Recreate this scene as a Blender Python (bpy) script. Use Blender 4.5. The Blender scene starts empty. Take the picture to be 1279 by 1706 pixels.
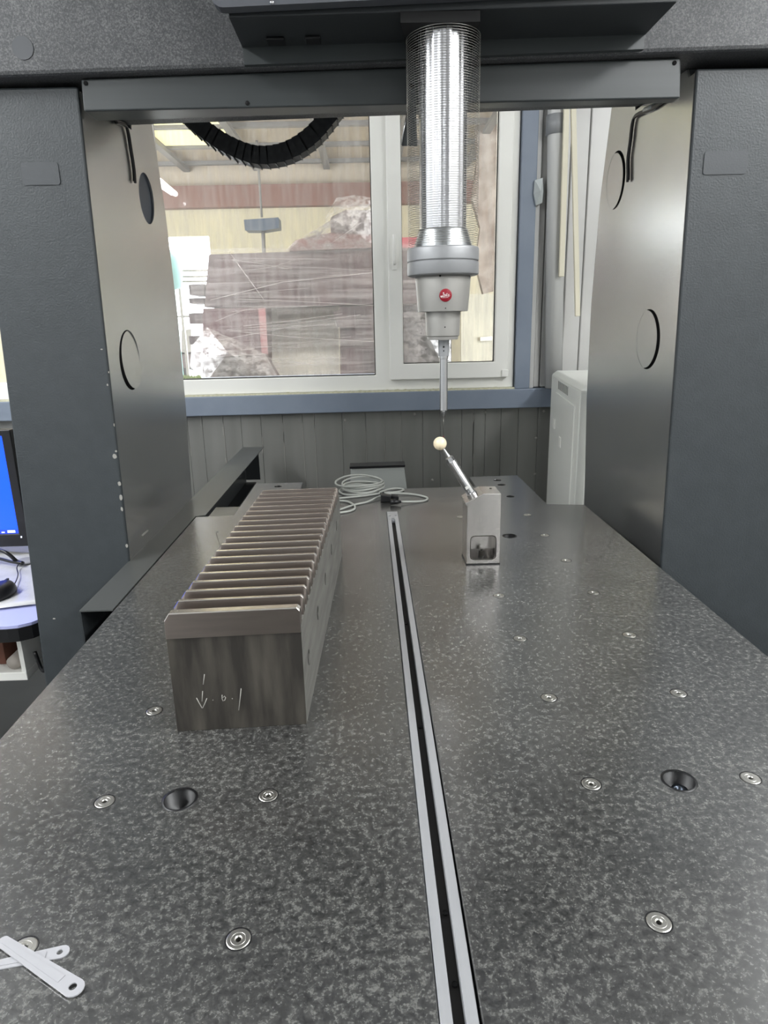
import bpy, bmesh, math, random
from mathutils import Vector, Matrix
random.seed(7)
S = bpy.context.scene
C = bpy.context.collection

# ------------------------------------------------------------------ camera
CAM = Vector((-0.06299489, -0.50352126, 0.55562884)); YAW, PIT, ROL = 1.93161709e-02, 2.73498507e-01, -2.33027601e-02
FOC = 1116.12776
_f = Vector((math.sin(YAW)*math.cos(PIT), math.cos(YAW)*math.cos(PIT), -math.sin(PIT)))
_r = Vector((math.cos(YAW), -math.sin(YAW), 0)); _u = _r.cross(_f)
RT = math.cos(ROL)*_r + math.sin(ROL)*_u
UP = -math.sin(ROL)*_r + math.cos(ROL)*_u
cd = bpy.data.cameras.new('camera'); cam = bpy.data.objects.new('camera', cd); C.objects.link(cam)
cd.sensor_fit = 'VERTICAL'; cd.sensor_height = 36; cd.sensor_width = 36*1279/1706; cd.lens = FOC/1706*36
cd.clip_start = 0.02; cd.clip_end = 200
cam.matrix_world = Matrix(((RT.x, UP.x, -_f.x, CAM.x), (RT.y, UP.y, -_f.y, CAM.y), (RT.z, UP.z, -_f.z, CAM.z), (0, 0, 0, 1)))
S.camera = cam
# measured on the photo: where the ray through a point of the photo meets a plane of the room
def at(px, py, ax, val):
    d = _f + RT*((px-639.5)/FOC) + UP*((853-py)/FOC)
    return CAM + d*((val-CAM[ax])/d[ax])
def aty(px, py, y): return at(px, py, 1, y)
def atz(px, py, z): return at(px, py, 2, z)

# ------------------------------------------------------------------ world, lights, exposure
S.view_settings.view_transform = 'Standard'; S.view_settings.look = 'None'
S.view_settings.exposure = 0.38; S.view_settings.gamma = 1.0; S.view_settings.use_curve_mapping = False
W = bpy.data.worlds.new('daylight'); S.world = W; W.use_nodes = True
W.node_tree.nodes['Background'].inputs[0].default_value = (0.93, 0.97, 1.0, 1)
W.node_tree.nodes['Background'].inputs[1].default_value = 9.0
def area(name, loc, sx, sy, power, col=(1, 1, 1), rot=(0, 0, 0)):
    l = bpy.data.lights.new(name, 'AREA'); l.shape = 'RECTANGLE'; l.size = sx; l.size_y = sy; l.energy = power; l.color = col
    o = bpy.data.objects.new(name, l); o.location = loc; o.rotation_euler = rot; C.objects.link(o); return o
LAMPS = [(-2.35, -4.2), (1.9, -4.2), (-2.7, -1.7), (1.9, -1.7), (-2.25, -0.1), (2.1, -0.1), (-2.7, 1.6), (2.05, 1.6)]
POW = [60, 60, 45, 45, 70, 66, 34, 13]
for (lx, ly), pw in zip(LAMPS, POW):
    area('ceiling_tube_light', (lx, ly, 2.19), 0.30, 1.25, pw, (0.97, 0.99, 1.0))
for lx, ly, pw in ((-2.4, 3.22, 96), (0.8, 3.22, 96)):
    area('workshop_fill', (lx, ly, 2.27), 2.4, 0.3, pw, (1.0, 0.96, 0.88))  # added fill hidden above the window, brightens the workshop and machine fronts

# ------------------------------------------------------------------ materials
def lin(c):
    return tuple((v/255/12.92 if v/255 <= 0.04045 else ((v/255+0.055)/1.055)**2.4) for v in c)
MATS = {}
def mat(name, rgb, rough=0.5, metal=0.0, rgb2=None, nscale=20, stretch=(1, 1, 1), lo=0.35, hi=0.65, bump=0.0, bscale=None, bstretch=None,
        spec=0.5, emit=0, coat=0, detail=4, rvar=0.0, bdist=0.002):
    m = bpy.data.materials.new(name); m.use_nodes = True; nt = m.node_tree; N = nt.nodes; L = nt.links
    b = N['Principled BSDF']
    b.inputs['Base Color'].default_value = (*lin(rgb), 1); b.inputs['Roughness'].default_value = rough; b.inputs['Metallic'].default_value = metal
    b.inputs['Specular IOR Level'].default_value = spec; b.inputs['Coat Weight'].default_value = coat
    tc = N.new('ShaderNodeTexCoord')
    def noise(scale, st):
        mp = N.new('ShaderNodeMapping'); mp.inputs['Scale'].default_value = st; L.new(tc.outputs['Object'], mp.inputs[0])
        n = N.new('ShaderNodeTexNoise'); n.inputs['Scale'].default_value = scale; n.inputs['Detail'].default_value = detail
        L.new(mp.outputs[0], n.inputs['Vector']); return n
    if rgb2:
        n = noise(nscale, stretch); r = N.new('ShaderNodeValToRGB')
        r.color_ramp.elements[0].position = lo; r.color_ramp.elements[1].position = hi
        r.color_ramp.elements[0].color = (*lin(rgb), 1); r.color_ramp.elements[1].color = (*lin(rgb2), 1)
        L.new(n.outputs[0], r.inputs[0]); L.new(r.outputs[0], b.inputs['Base Color'])
        if rvar:
            mr = N.new('ShaderNodeMapRange'); mr.inputs['From Min'].default_value = lo; mr.inputs['From Max'].default_value = hi
            mr.inputs['To Min'].default_value = rough-rvar; mr.inputs['To Max'].default_value = rough+rvar
            L.new(n.outputs[0], mr.inputs[0]); L.new(mr.outputs[0], b.inputs['Roughness'])
    if bump:
        n2 = noise(bscale or nscale, bstretch or stretch); bp = N.new('ShaderNodeBump'); bp.inputs['Strength'].default_value = bump
        bp.inputs['Distance'].default_value = bdist
        L.new(n2.outputs[0], bp.inputs['Height']); L.new(bp.outputs[0], b.inputs['Normal'])
    if emit:
        b.inputs['Emission Color'].default_value = (*lin(rgb), 1); b.inputs['Emission Strength'].default_value = emit
    MATS[name] = m; return m

def granite(name, dark, mid, light, sc, rough, spec):
    m = mat(name, dark, rough, spec=spec); nt = m.node_tree; N = nt.nodes; L = nt.links; b = N['Principled BSDF']
    tc = [n for n in N if n.type == 'TEX_COORD'][0]
    def nz(s, d, rgh=0.6, dist=0.0):
        n = N.new('ShaderNodeTexNoise'); n.inputs['Scale'].default_value = s; n.inputs['Detail'].default_value = d
        n.inputs['Roughness'].default_value = rgh; n.inputs['Distortion'].default_value = dist; L.new(tc.outputs['Object'], n.inputs['Vector']); return n
    a = nz(sc*.78, 5, 0.76); c = nz(sc*2.6, 3, 0.7); e = nz(9, 2)
    mx = N.new('ShaderNodeMath'); mx.operation = 'MULTIPLY_ADD'; mx.inputs[1].default_value = 0.45; L.new(c.outputs[0], mx.inputs[0]); L.new(a.outputs[0], mx.inputs[2])
    m2 = N.new('ShaderNodeMath'); m2.operation = 'MULTIPLY_ADD'; m2.inputs[1].default_value = 0.16; L.new(e.outputs[0], m2.inputs[0]); L.new(mx.outputs[0], m2.inputs[2])
    r = N.new('ShaderNodeValToRGB'); el = r.color_ramp.elements
    el[0].position = 0.66; el[0].color = (*lin(dark), 1); el[1].position = 0.96; el[1].color = (*lin(light), 1)
    k = el.new(0.80); k.color = (*lin(mid), 1)
    L.new(m2.outputs[0], r.inputs[0]); L.new(r.outputs[0], b.inputs['Base Color'])
    return m
G_TABLE = granite('granite_polished', (28, 28, 28), (54, 54, 53), (100, 100, 97), 150, 0.24, 1.0)
G_TABLE.node_tree.nodes['Principled BSDF'].inputs['IOR'].default_value = 1.9
G_BEAM = granite('granite_beam_stone', (58, 59, 61), (76, 77, 79), (118, 118, 119), 400, 0.5, 0.4)
PAINT_F = mat('textured_dark_paint', (48, 53, 56), 0.46, rgb2=(52, 57, 60), nscale=30, bump=0.35, bscale=240, spec=0.6)
PAINT_S = mat('satin_dark_paint', (186, 188, 189), 0.27, 0.90, rgb2=(190, 192, 192), nscale=8, bump=0.06, bscale=220, spec=0.6)
PAINT_D = mat('dark_sheet_paint', (44, 47, 49), 0.36, rgb2=(48, 51, 53), nscale=10, bump=0.05, bscale=200)
PAINT_T = mat('tray_paint', (58, 62, 63), 0.34, rgb2=(62, 66, 67), nscale=6, stretch=(0.3, 1, 8))
BLACKP = mat('black_plastic', (16, 16, 18), 0.4)
BLACK = mat('flat_black', (7, 7, 8), 0.8)
RUBBER = mat('black_rubber', (40, 42, 44), 0.55, rgb2=(50, 52, 54), nscale=60)
HOLEB = mat('bluish_plate', (92, 99, 113), 0.6)
STEEL = mat('machined_steel', (212, 208, 204), 0.24, 1.0, rgb2=(204, 200, 196), nscale=9, stretch=(9, 9, 0.3), rvar=0.03)
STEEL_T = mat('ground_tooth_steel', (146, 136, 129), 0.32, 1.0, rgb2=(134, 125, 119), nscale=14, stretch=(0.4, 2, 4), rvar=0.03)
STEEL_L = mat('tooth_tip_sheen', (240, 234, 228), 0.22, 1.0)  # light caught on the tips put into a paler steel than the flanks
STEEL_SIDE = mat('milled_side_steel', (124, 123, 118), 0.42, 0.35, rgb2=(112, 111, 106), nscale=8, stretch=(1, 1, 6), rvar=0.05)
SCALE = mat('dark_mill_scale', (44, 41, 37), 0.55, 0.25, rgb2=(78, 74, 67), nscale=16, stretch=(3, 1, 0.5), lo=0.4, hi=0.75, bump=0.15, bscale=40)
CHROME = mat('polished_steel', (205, 205, 206), 0.17, 1.0)
INSERT = mat('insert_steel', (196, 194, 188), 0.35, 1.0)
ALU = mat('anodised_aluminium', (176, 177, 180), 0.36, 0.45, rgb2=(166, 167, 170), nscale=6, stretch=(8, 0.4, 1))
HEADG = mat('head_grey_enamel', (156, 154, 150), 0.38, 0.35)
FLANGE = mat('flange_grey_enamel', (150, 151, 153), 0.40, 0.3)
TUBE = mat('brushed_tube_steel', (214, 214, 218), 0.28, 1.0, rgb2=(206, 206, 210), nscale=40, stretch=(1, 1, 0.02), rvar=0.05)
WIRE = mat('spring_wire', (176, 174, 168), 0.35, 0.8)
CERAM = mat('ivory_ceramic', (238, 222, 190), 0.25, spec=0.5)
RED = mat('badge_red', (140, 12, 34), 0.4)
WHITE = mat('white_print', (245, 243, 240), 0.5)
CHALK = mat('scratch_white', (150, 148, 142), 0.8)
CABLE = mat('grey_cable', (176, 178, 172), 0.45)
PVC = mat('white_pvc', (242, 241, 235), 0.3, spec=0.4)
GASKET = mat('black_gasket', (24, 24, 24), 0.6)
SILLB = mat('bluegrey_steel_beam', (120, 130, 145), 0.45, rgb2=(128, 138, 152), nscale=5)
PANEL_L = mat('lower_wall_panel', (120, 120, 116), 0.34, 0.2, rgb2=(134, 134, 130), nscale=3, stretch=(3, 3, 0.4), lo=0.3, hi=0.7)
PANEL_W = mat('white_wall_panel', (200, 199, 196), 0.34, rgb2=(190, 189, 186), nscale=2, spec=0.5)
WALLP = mat('room_wall_paint', (196, 198, 198), 0.6, rgb2=(188, 190, 190), nscale=3)
CEILP = mat('ceiling_white', (222, 222, 220), 0.8, rgb2=(214, 214, 212), nscale=3)
FLOORP = mat('grey_floor', (74, 76, 76), 0.35, rgb2=(66, 68, 68), nscale=4)
FOAM = mat('yellow_foam', (212, 210, 188), 0.9, rgb2=(192, 188, 158), nscale=60, bump=0.5, bscale=80)
CABW = mat('cabinet_white', (226, 227, 221), 0.4)
CREAM = mat('cream_pvc', (222, 216, 194), 0.5)
BOXG = mat('grey_cover', (178, 182, 178), 0.4)
DESKW = mat('laminate_blue_cast', (168, 172, 214), 0.3)  # white laminate with the monitor's blue cast put into its colour
PAPER = mat('white_film', (196, 196, 198), 0.35, rgb2=(178, 178, 181), nscale=9, bump=0.5, bscale=14, bdist=0.01)
STRIPM = mat('translucent_white_plastic', (158, 158, 162), 0.3, spec=0.5)
BROWN = mat('brown_carton', (112, 72, 58), 0.8, rgb2=(98, 62, 50), nscale=12)
SCREEN = mat('blue_screen', (16, 74, 250), 0.3, emit=1.0)
ICON = mat('screen_white', (220, 230, 255), 0.5, emit=0.9)
HOSE = mat('light_hose', (170, 170, 164), 0.4)
CLEAR = mat('clear_plastic_plug', (190, 196, 196), 0.15, spec=0.6)
# workshop beyond the glass
TANW = mat('tan_wall', (186, 174, 156), 0.8, rgb2=(174, 162, 144), nscale=1.5)
YELW = mat('pale_yellow_wall', (200, 192, 166), 0.8, rgb2=(188, 180, 154), nscale=1.5)
REDB = mat('redbrown_beam', (128, 96, 86), 0.7)
MAROON = mat('maroon_paint', (84, 44, 50), 0.5, rgb2=(74, 50, 54), nscale=2)
MDARK = mat('dark_machine_grey', (62, 54, 56), 0.5, rgb2=(78, 62, 64), nscale=3)
SHEETW = mat('pale_sheet', (240, 238, 230), 0.6)
PURL = mat('grey_purlin', (128, 126, 124), 0.6)
SKYL = mat('backlit_skylight', (240, 232, 168), 0.6, emit=0.9)
TUBEL = mat('mirrored_tube', (255, 255, 250), 0.5, emit=3.0)  # glow for the mirrored room tubes
PINK = mat('pinkred_paint', (176, 84, 92), 0.5)
BLUEB = mat('dusty_blue', (74, 86, 102), 0.5)
GREEN = mat('leaf_green', (120, 140, 80), 0.7)
TEAL = mat('pale_teal', (120, 160, 160), 0.6)

def glassmat(name, dust):
    m = bpy.data.materials.new(name); m.use_nodes = True; nt = m.node_tree; N = nt.nodes; L = nt.links; N.remove(N['Principled BSDF'])
    out = N['Material Output']; tr = N.new('ShaderNodeBsdfTransparent'); gl = N.new('ShaderNodeBsdfGlossy'); gl.inputs['Roughness'].default_value = 0.03
    df = N.new('ShaderNodeBsdfDiffuse'); df.inputs[0].default_value = (0.86, 0.84, 0.8, 1)
    fr = N.new('ShaderNodeFresnel'); fr.inputs[0].default_value = 1.25
    tc = N.new('ShaderNodeTexCoord'); mp = N.new('ShaderNodeMapping'); mp.inputs['Scale'].default_value = (9, 9, 1.1); L.new(tc.outputs['Object'], mp.inputs[0])
    n = N.new('ShaderNodeTexNoise'); n.inputs['Scale'].default_value = 4.2; n.inputs['Detail'].default_value = 6; n.inputs['Roughness'].default_value = 0.65; L.new(mp.outputs[0], n.inputs['Vector'])
    mr = N.new('ShaderNodeMapRange'); mr.inputs['From Min'].default_value = 0.38; mr.inputs['From Max'].default_value = 0.75
    mr.inputs['To Min'].default_value = dust*0.45; mr.inputs['To Max'].default_value = dust*2.4; L.new(n.outputs[0], mr.inputs[0])
    a = N.new('ShaderNodeMixShader'); L.new(mr.outputs[0], a.inputs[0]); L.new(tr.outputs[0], a.inputs[1]); L.new(df.outputs[0], a.inputs[2])
    b = N.new('ShaderNodeMixShader'); L.new(fr.outputs[0], b.inputs[0]); L.new(a.outputs[0], b.inputs[1]); L.new(gl.outputs[0], b.inputs[2])
    L.new(b.outputs[0], out.inputs[0]); return m
GLASS = glassmat('dusty_glass', 0.11)
def filmmat(name, base, streak, sc, rot=0.0):
    m = bpy.data.materials.new(name); m.use_nodes = True; nt = m.node_tree; N = nt.nodes; L = nt.links; N.remove(N['Principled BSDF'])
    out = N['Material Output']; tr = N.new('ShaderNodeBsdfTransparent'); gl = N.new('ShaderNodeBsdfGlossy'); gl.inputs['Roughness'].default_value = 0.18
    df = N.new('ShaderNodeBsdfDiffuse'); df.inputs[0].default_value = (0.46, 0.43, 0.43, 1)
    m0 = N.new('ShaderNodeMixShader'); m0.inputs[0].default_value = 0.7; L.new(gl.outputs[0], m0.inputs[1]); L.new(df.outputs[0], m0.inputs[2])
    tc = N.new('ShaderNodeTexCoord'); mp = N.new('ShaderNodeMapping'); mp.inputs['Scale'].default_value = sc; mp.inputs['Rotation'].default_value = (0, rot, 0); L.new(tc.outputs['Object'], mp.inputs[0])
    n = N.new('ShaderNodeTexNoise'); n.inputs['Scale'].default_value = 3; n.inputs['Detail'].default_value = 7; n.inputs['Roughness'].default_value = 0.7; L.new(mp.outputs[0], n.inputs['Vector'])
    mr = N.new('ShaderNodeMapRange'); mr.inputs['From Min'].default_value = 0.42; mr.inputs['From Max'].default_value = 0.72
    mr.inputs['To Min'].default_value = base; mr.inputs['To Max'].default_value = streak; L.new(n.outputs[0], mr.inputs[0])
    a = N.new('ShaderNodeMixShader'); L.new(mr.outputs[0], a.inputs[0]); L.new(tr.outputs[0], a.inputs[1]); L.new(m0.outputs[0], a.inputs[2])
    L.new(a.outputs[0], out.inputs[0]); return m
FILM = filmmat('stretch_film', 0.03, 0.30, (0.5, 0.5, 9))
FILMC = filmmat('crumpled_film', 0.05, 0.75, (5, 5, 7), 0.5)

# ------------------------------------------------------------------ mesh helpers
class MB:
    def __init__(s): s.v = []; s.f = []; s.m = []; s.sm = []
    def add(s, vs, fs, m=0, smooth=False):
        o = len(s.v); s.v += [tuple(p) for p in vs]
        for f in fs: s.f.append(tuple(i+o for i in f)); s.m.append(m); s.sm.append(smooth)
        return s
    def box(s, x0, x1, y0, y1, z0, z1, m=0):
        return s.hexa([(x0, y0, z0), (x1, y0, z0), (x1, y1, z0), (x0, y1, z0), (x0, y0, z1), (x1, y0, z1), (x1, y1, z1), (x0, y1, z1)], m)
    def hexa(s, vs, m=0):
        return s.add(vs, [(3, 2, 1, 0), (4, 5, 6, 7), (0, 1, 5, 4), (1, 2, 6, 5), (2, 3, 7, 6), (3, 0, 4, 7)], m)
    def prism(s, prof, fn, a, b, m=0, smooth=False):      # prof: 2-D outline, fn(u, v, t) -> point
        n = len(prof); vs = [fn(u, v, a) for u, v in prof] + [fn(u, v, b) for u, v in prof]
        s.add(vs, [tuple(range(n)), tuple(range(2*n-1, n-1, -1))], m)
        return s.add(vs, [(i, n+i, n+(i+1) % n, (i+1) % n) for i in range(n)], m, smooth)
    def lathe(s, prof, org, ax=(0, 0, 1), n=40, m=0, smooth=True):
        ax = Vector(ax).normalized(); t = Vector((1, 0, 0)) if abs(ax.x) < 0.8 else Vector((0, 1, 0))
        e1 = (t-ax*t.dot(ax)).normalized(); e2 = ax.cross(e1); org = Vector(org); vs = []; fs = []
        for r, h in prof:
            for k in range(n):
                a = 2*math.pi*k/n; vs.append(org+ax*h+(e1*math.cos(a)+e2*math.sin(a))*max(r, 1e-5))
        for i in range(len(prof)-1):
            for k in range(n):
                k2 = (k+1) % n; fs.append((i*n+k, i*n+k2, (i+1)*n+k2, (i+1)*n+k))
        s.add(vs, fs, m, smooth); return s
    def tube(s, pts, r, n=8, m=0, closed=False, smooth=True, flat=None):
        pts = [Vector(p) for p in pts]; N = len(pts); vs = []; fs = []; up = None
        for i, p in enumerate(pts):
            a = pts[(i-1) % N] if (closed or i > 0) else p; b = pts[(i+1) % N] if (closed or i < N-1) else p
            t = (b-a).normalized()
            if up is None: up = Vector((0, 0, 1)) if abs(t.z) < 0.9 else Vector((1, 0, 0))
            e = (up-t*up.dot(t))
            e = e.normalized() if e.length > 1e-6 else t.orthogonal().normalized()
            up = e; q = t.cross(e); rr = r[i] if isinstance(r, (list, tuple)) else r
            for k in range(n):
                an = 2*math.pi*k/n; vs.append(p+e*(math.cos(an)*rr*(flat or 1))+q*(math.sin(an)*rr))
        for i in range(N if closed else N-1):
            j = (i+1) % N
            for k in range(n): k2 = (k+1) % n; fs.append((i*n+k, i*n+k2, j*n+k2, j*n+k))
        if not closed: fs.append(tuple(range(n-1, -1, -1))); fs.append(tuple(range((N-1)*n, N*n)))
        return s.add(vs, fs, m, smooth)
    def xf(s, M): s.v = [tuple(M @ Vector(p)) for p in s.v]; return s
    def build(s, name, mats, parent=None, bevel=0, seg=2, org=None):
        me = bpy.data.meshes.new(name)
        if org is None:
            org = Vector((0, 0, 0)); q = parent
            while q is not None: org = org+q.location; q = q.parent
            loc = Vector((0, 0, 0))
        else: org = Vector(org); loc = org
        me.from_pydata([tuple(Vector(p)-org) for p in s.v], [], s.f)
        mats = mats if isinstance(mats, (list, tuple)) else [mats]
        for mm in mats: me.materials.append(mm)
        for p, a, b in zip(me.polygons, s.m, s.sm): p.material_index = a; p.use_smooth = b
        bm = bmesh.new(); bm.from_mesh(me); bmesh.ops.recalc_face_normals(bm, faces=bm.faces); bm.to_mesh(me); bm.free()
        o = bpy.data.objects.new(name, me); C.objects.link(o); o.location = loc; o.parent = parent
        if bevel:
            b = o.modifiers.new('edge', 'BEVEL'); b.width = bevel; b.segments = seg; b.limit_method = 'ANGLE'; b.angle_limit = 0.7
        return o
def tag(o, label=None, cat=None, group=None, kind=None):
    for k, v in (('label', label), ('category', cat), ('group', group), ('kind', kind)):
        if v: o[k] = v
    return o
def thing(name, loc, label, cat, group=None):
    o = bpy.data.objects.new(name, None); o.empty_display_size = 0.05; o.location = loc; C.objects.link(o); return tag(o, label, cat, group)
def smooth_path(pts, n=8, closed=False):
    P = [Vector(p) for p in pts]; out = []; N = len(P)
    for i in range(N if closed else N-1):
        p1, p2 = P[i], P[(i+1) % N]; p0 = P[(i-1) % N] if (closed or i > 0) else p1*2-p2; p3 = P[(i+2) % N] if (closed or i < N-2) else p2*2-p1
        for k in range(n):
            t = k/n; out.append(0.5*((2*p1)+(p2-p0)*t+(2*p0-5*p1+4*p2-p3)*t*t+(3*p1-p0-3*p2+p3)*t**3))
    if not closed: out.append(P[-1])
    return out
def circ(cx, cy, r, n=32, ph=0): return [(cx+r*math.cos(2*math.pi*k/n+ph), cy+r*math.sin(2*math.pi*k/n+ph)) for k in range(n)]
def rrect(x0, x1, y0, y1, r, n=5):
    o = []
    for cx, cy, a in ((x1-r, y1-r, 0), (x0+r, y1-r, 90), (x0+r, y0+r, 180), (x1-r, y0+r, 270)):
        o += [(cx+r*math.cos(math.radians(a+90*k/n)), cy+r*math.sin(math.radians(a+90*k/n))) for k in range(n+1)]
    return o
def plate(loops, fn, a, b):      # a plate with holes: loops[0] is the outline, the rest are holes; fn(u, v, t) -> point
    bm = bmesh.new(); E = []
    for lp in loops:
        vs = [bm.verts.new((u, v, 0)) for u, v in lp]; E += [bm.edges.new((vs[i], vs[(i+1) % len(vs)])) for i in range(len(vs))]
    bmesh.ops.triangle_fill(bm, use_beauty=True, use_dissolve=False, edges=E, normal=(0, 0, 1))
    bm.verts.index_update(); mb = MB(); n = len(bm.verts); pts = [(v.co.x, v.co.y) for v in bm.verts]
    vs = [fn(u, v, a) for u, v in pts]+[fn(u, v, b) for u, v in pts]; fs = []
    for f in bm.faces:
        ids = [v.index for v in f.verts]; fs += [tuple(ids), tuple(n+i for i in reversed(ids))]
    for e in E:
        i, j = e.verts[0].index, e.verts[1].index; fs.append((i, j, n+j, n+i))
    bm.free(); return mb.add(vs, fs)
XY = lambda u, v, t: (u, v, t)
XZ = lambda u, v, t: (u, t, v)
YZ = lambda u, v, t: (t, u, v)

# ------------------------------------------------------------------ the setting
def struct(name, mb, m, **k):
    return tag(mb.build(name, m, **k), kind='structure')
FZ, CZ = -0.90, 2.30          # floor and ceiling, table top is z = 0
X0, X1, Y0, YW = -3.2, 2.4, -6.0, 2.90
struct('floor', MB().box(X0-.1, X1+.1, Y0-.1, YW+.1, FZ-.05, FZ), FLOORP)
struct('ceiling', MB().box(X0-.1, X1+.1, Y0-.1, YW+.14, CZ, CZ+.05), CEILP)
struct('wall_left', MB().box(X0-.1, X0, Y0, YW+.1, FZ, CZ), WALLP)
struct('wall_right', MB().box(X1, X1+.1, Y0, YW+.1, FZ, CZ), PANEL_W)
struct('wall_front', MB().box(X0, X1, Y0-.1, Y0, FZ, CZ), WALLP)
# back wall: grey panels under the window, white panels right of the post, both of single panels with recessed joints
wb = struct('wall_back', MB().box(X0, X1, YW+.03, YW+.10, FZ, 0.14).box(0.74, X1, YW+.03, YW+.10, 0.14, CZ).box(X0, 0.74, YW+.03, YW+.10, 1.95, CZ), PANEL_L)
seams = [-3.2, -2.6, -2.0, -1.55, -1.25, -0.98, -0.905, -0.80, -0.71, -0.61, -0.50, -0.40, -0.34, -0.20, -0.08, 0.015, 0.10, 0.21, 0.30, 0.41, 0.47, 0.53, 0.61, 0.70, 0.80, 0.95, 1.3, 1.8, 2.4]
for a, b in zip(seams[:-1], seams[1:]):
    d = random.uniform(0, .002)
    MB().box(a+.0004, b-.0004, YW+d, YW+.03, FZ, 0.142).build('wall_panel', PANEL_L, wb, bevel=.0016, seg=1)
ws = [0.765, 0.80, 0.905, 0.99, 1.09, 1.3, 1.8, 2.4]
for a, b in zip(ws[:-1], ws[1:]):
    MB().box(a+.002, b-.002, YW, YW+.03, 0.232, CZ).build('wall_panel', PANEL_W, wb, bevel=.004, seg=1)
mb = MB()
for k in range(9):
    x = random.choice(seams[5:25]); mb.box(x-.0012, x+.0012, YW-.0015, YW+.0002, random.uniform(-.3, -.1), random.uniform(.02, .13))
for k in range(16):
    x = random.choice(seams[5:22])+random.uniform(-.004, .004); z = random.uniform(-.18, .12); h = random.uniform(.01, .06)
    mb.box(x-.0015, x+.0015, YW-.0015, YW+.0002, z, z+h)
for (px, py) in ((808, 687), (906, 685), (893, 730), (891, 790), (720, 800), (575, 700), (690, 690)):
    p = aty(px, py, YW); mb.lathe([(0, -.001), (.006, -.001), (.008, .001)], p+Vector((0, 0, 0)), (0, 1, 0), 7)
mb.build('foam_speck', CHALK, wb)['kind'] = 'stuff'
# blue-grey steel rail under the window and post beside it
struct('trim_1', MB().box(X0, 0.90, 2.86, 2.93, 0.134, 0.229).box(0.90, X1, 2.865, 2.93, 0.134, 0.229), SILLB, bevel=.004)
struct('trim_2', MB().box(0.668, 0.742, 2.862, 2.95, 0.229, CZ), SILLB, bevel=.004)
struct('trim_3', MB().box(0.742, 0.766, 2.885, 2.93, 0.229, CZ), PANEL_W, bevel=.003)
# foam bead along the rail
mb = MB().box(-2.3, .69, 2.870, 2.884, .2292, .2365)
x = -2.3
while x < 0.69:
    w = random.uniform(.015, .05); h = random.uniform(.006, .012)
    pts = [(x, 0), (x+w, 0), (x+w*.9, h*.6), (x+w*.6, h), (x+w*.25, h*.8)]
    mb.prism([(u, .229+v) for u, v in pts], XZ, 2.868, 2.884); x += w*random.uniform(.8, 1.6)
fo = mb.build('foam_bead', FOAM); tag(fo, kind='structure'); fo.name = 'trim_4'

# window_1: fixed pane left of centre, opening sash right of it; window_2: the next fixed pane further left
ZT = 1.95
def frame_ring(name, x0, x1, z0, z1, w, y0, y1, parent, m=PVC, wb_=None):
    o = plate([[(x0, z0), (x1, z0), (x1, z1), (x0, z1)], [(x0+w, z0+(wb_ or w)), (x1-w, z0+(wb_ or w)), (x1-w, z1-w), (x0+w, z1-w)]], XZ, y0, y1)
    return o.build(name, m, parent, bevel=.004)
w1 = struct('window_1', plate([[(-1.12, .236), (.664, .236), (.664, ZT), (-1.12, ZT)],
                               [(-1.04, .311), (-.022, .311), (-.022, ZT-.06), (-1.04, ZT-.06)], [(.060, .296), (.610, .296), (.610, ZT-.06), (.060, ZT-.06)]], XZ, 2.885, 2.965), PVC, bevel=.004)
frame_ring('gasket', -1.043, -.019, .308, ZT-.05, .007, 2.90, 2.93, w1, GASKET)
MB().box(-1.04, -.02, 2.915, 2.922, .31, ZT-.05).build('pane', GLASS, w1)
sash = frame_ring('sash', .049, .630, .287, ZT-.04, .066, 2.862, 2.93, w1, PVC, .077)
frame_ring('gasket', .112, .567, .361, ZT-.1, .006, 2.885, 2.905, sash, GASKET)
MB().box(.112, .566, 2.893, 2.899, .362, ZT-.1).build('pane', GLASS, sash)
hd = MB().box(.068, .090, 2.855, 2.863, .80, .86).tube([(.079, 2.858, .83), (.079, 2.838, .83), (.079, 2.832, .85), (.079, 2.832, .955)], .009, 8)
hd.build('window_handle', PVC, sash, bevel=.002)
MB().box(.600, .632, 2.852, 2.863, .29, .325).build('hinge', PVC, sash, bevel=.003)
w2 = struct('window_2', plate([[(-2.9, .236), (-1.125, .236), (-1.125, ZT), (-2.9, ZT)], [(-2.82, .311), (-1.2, .311), (-1.2, ZT-.06), (-2.82, ZT-.06)]], XZ, 2.885, 2.965), PVC, bevel=.004)
MB().box(-2.82, -1.2, 2.915, 2.922, .31, ZT-.05).build('pane', GLASS, w2)

# ------------------------------------------------------------------ the granite table
TL = (0, 0.6, 0)
table = thing('granite_table', TL, 'dark speckled granite measuring table with steel inserts and a centre slot', 'table')
outline = [(-.6, -.34), (.6, -.34), (.6, 1.495), (.489, 1.515), (.486, 1.935), (.304, 1.925), (.304, 1.775), (-.312, 1.775), (-.312, 1.915), (-.487, 1.915), (-.487, 1.49), (-.6, 1.48)]
big = [(-.308, .199, .0205), (.310, .200, .0205), (.306, 1.203, .0185), (-.306, 1.203, .0185)]
far = [(.397, 1.861, .014), (.398, 1.79, .014), (.395, 1.623, .013), (-.397, 1.861, .014), (-.501, 1.319, .0035)]
ins = [(a*.2, b*.2) for b in range(-1, 8) for a in (-2, -1, 1, 2)]
loops = [outline, [(-.0195, -.3), (.0165, -.3), (.0165, 1.476), (-.0165, 1.476)]]
loops += [circ(x, y, r, 28) for x, y, r in big+far] + [circ(x, y, .0075, 14) for x, y in ins]
tm = plate(loops, XY, -.045, 0)
tm.prism([(u*.999, v) for u, v in outline], XY, -.30, -.0451)
tm.build('slab', G_TABLE, table, bevel=.0012, seg=1)
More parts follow.
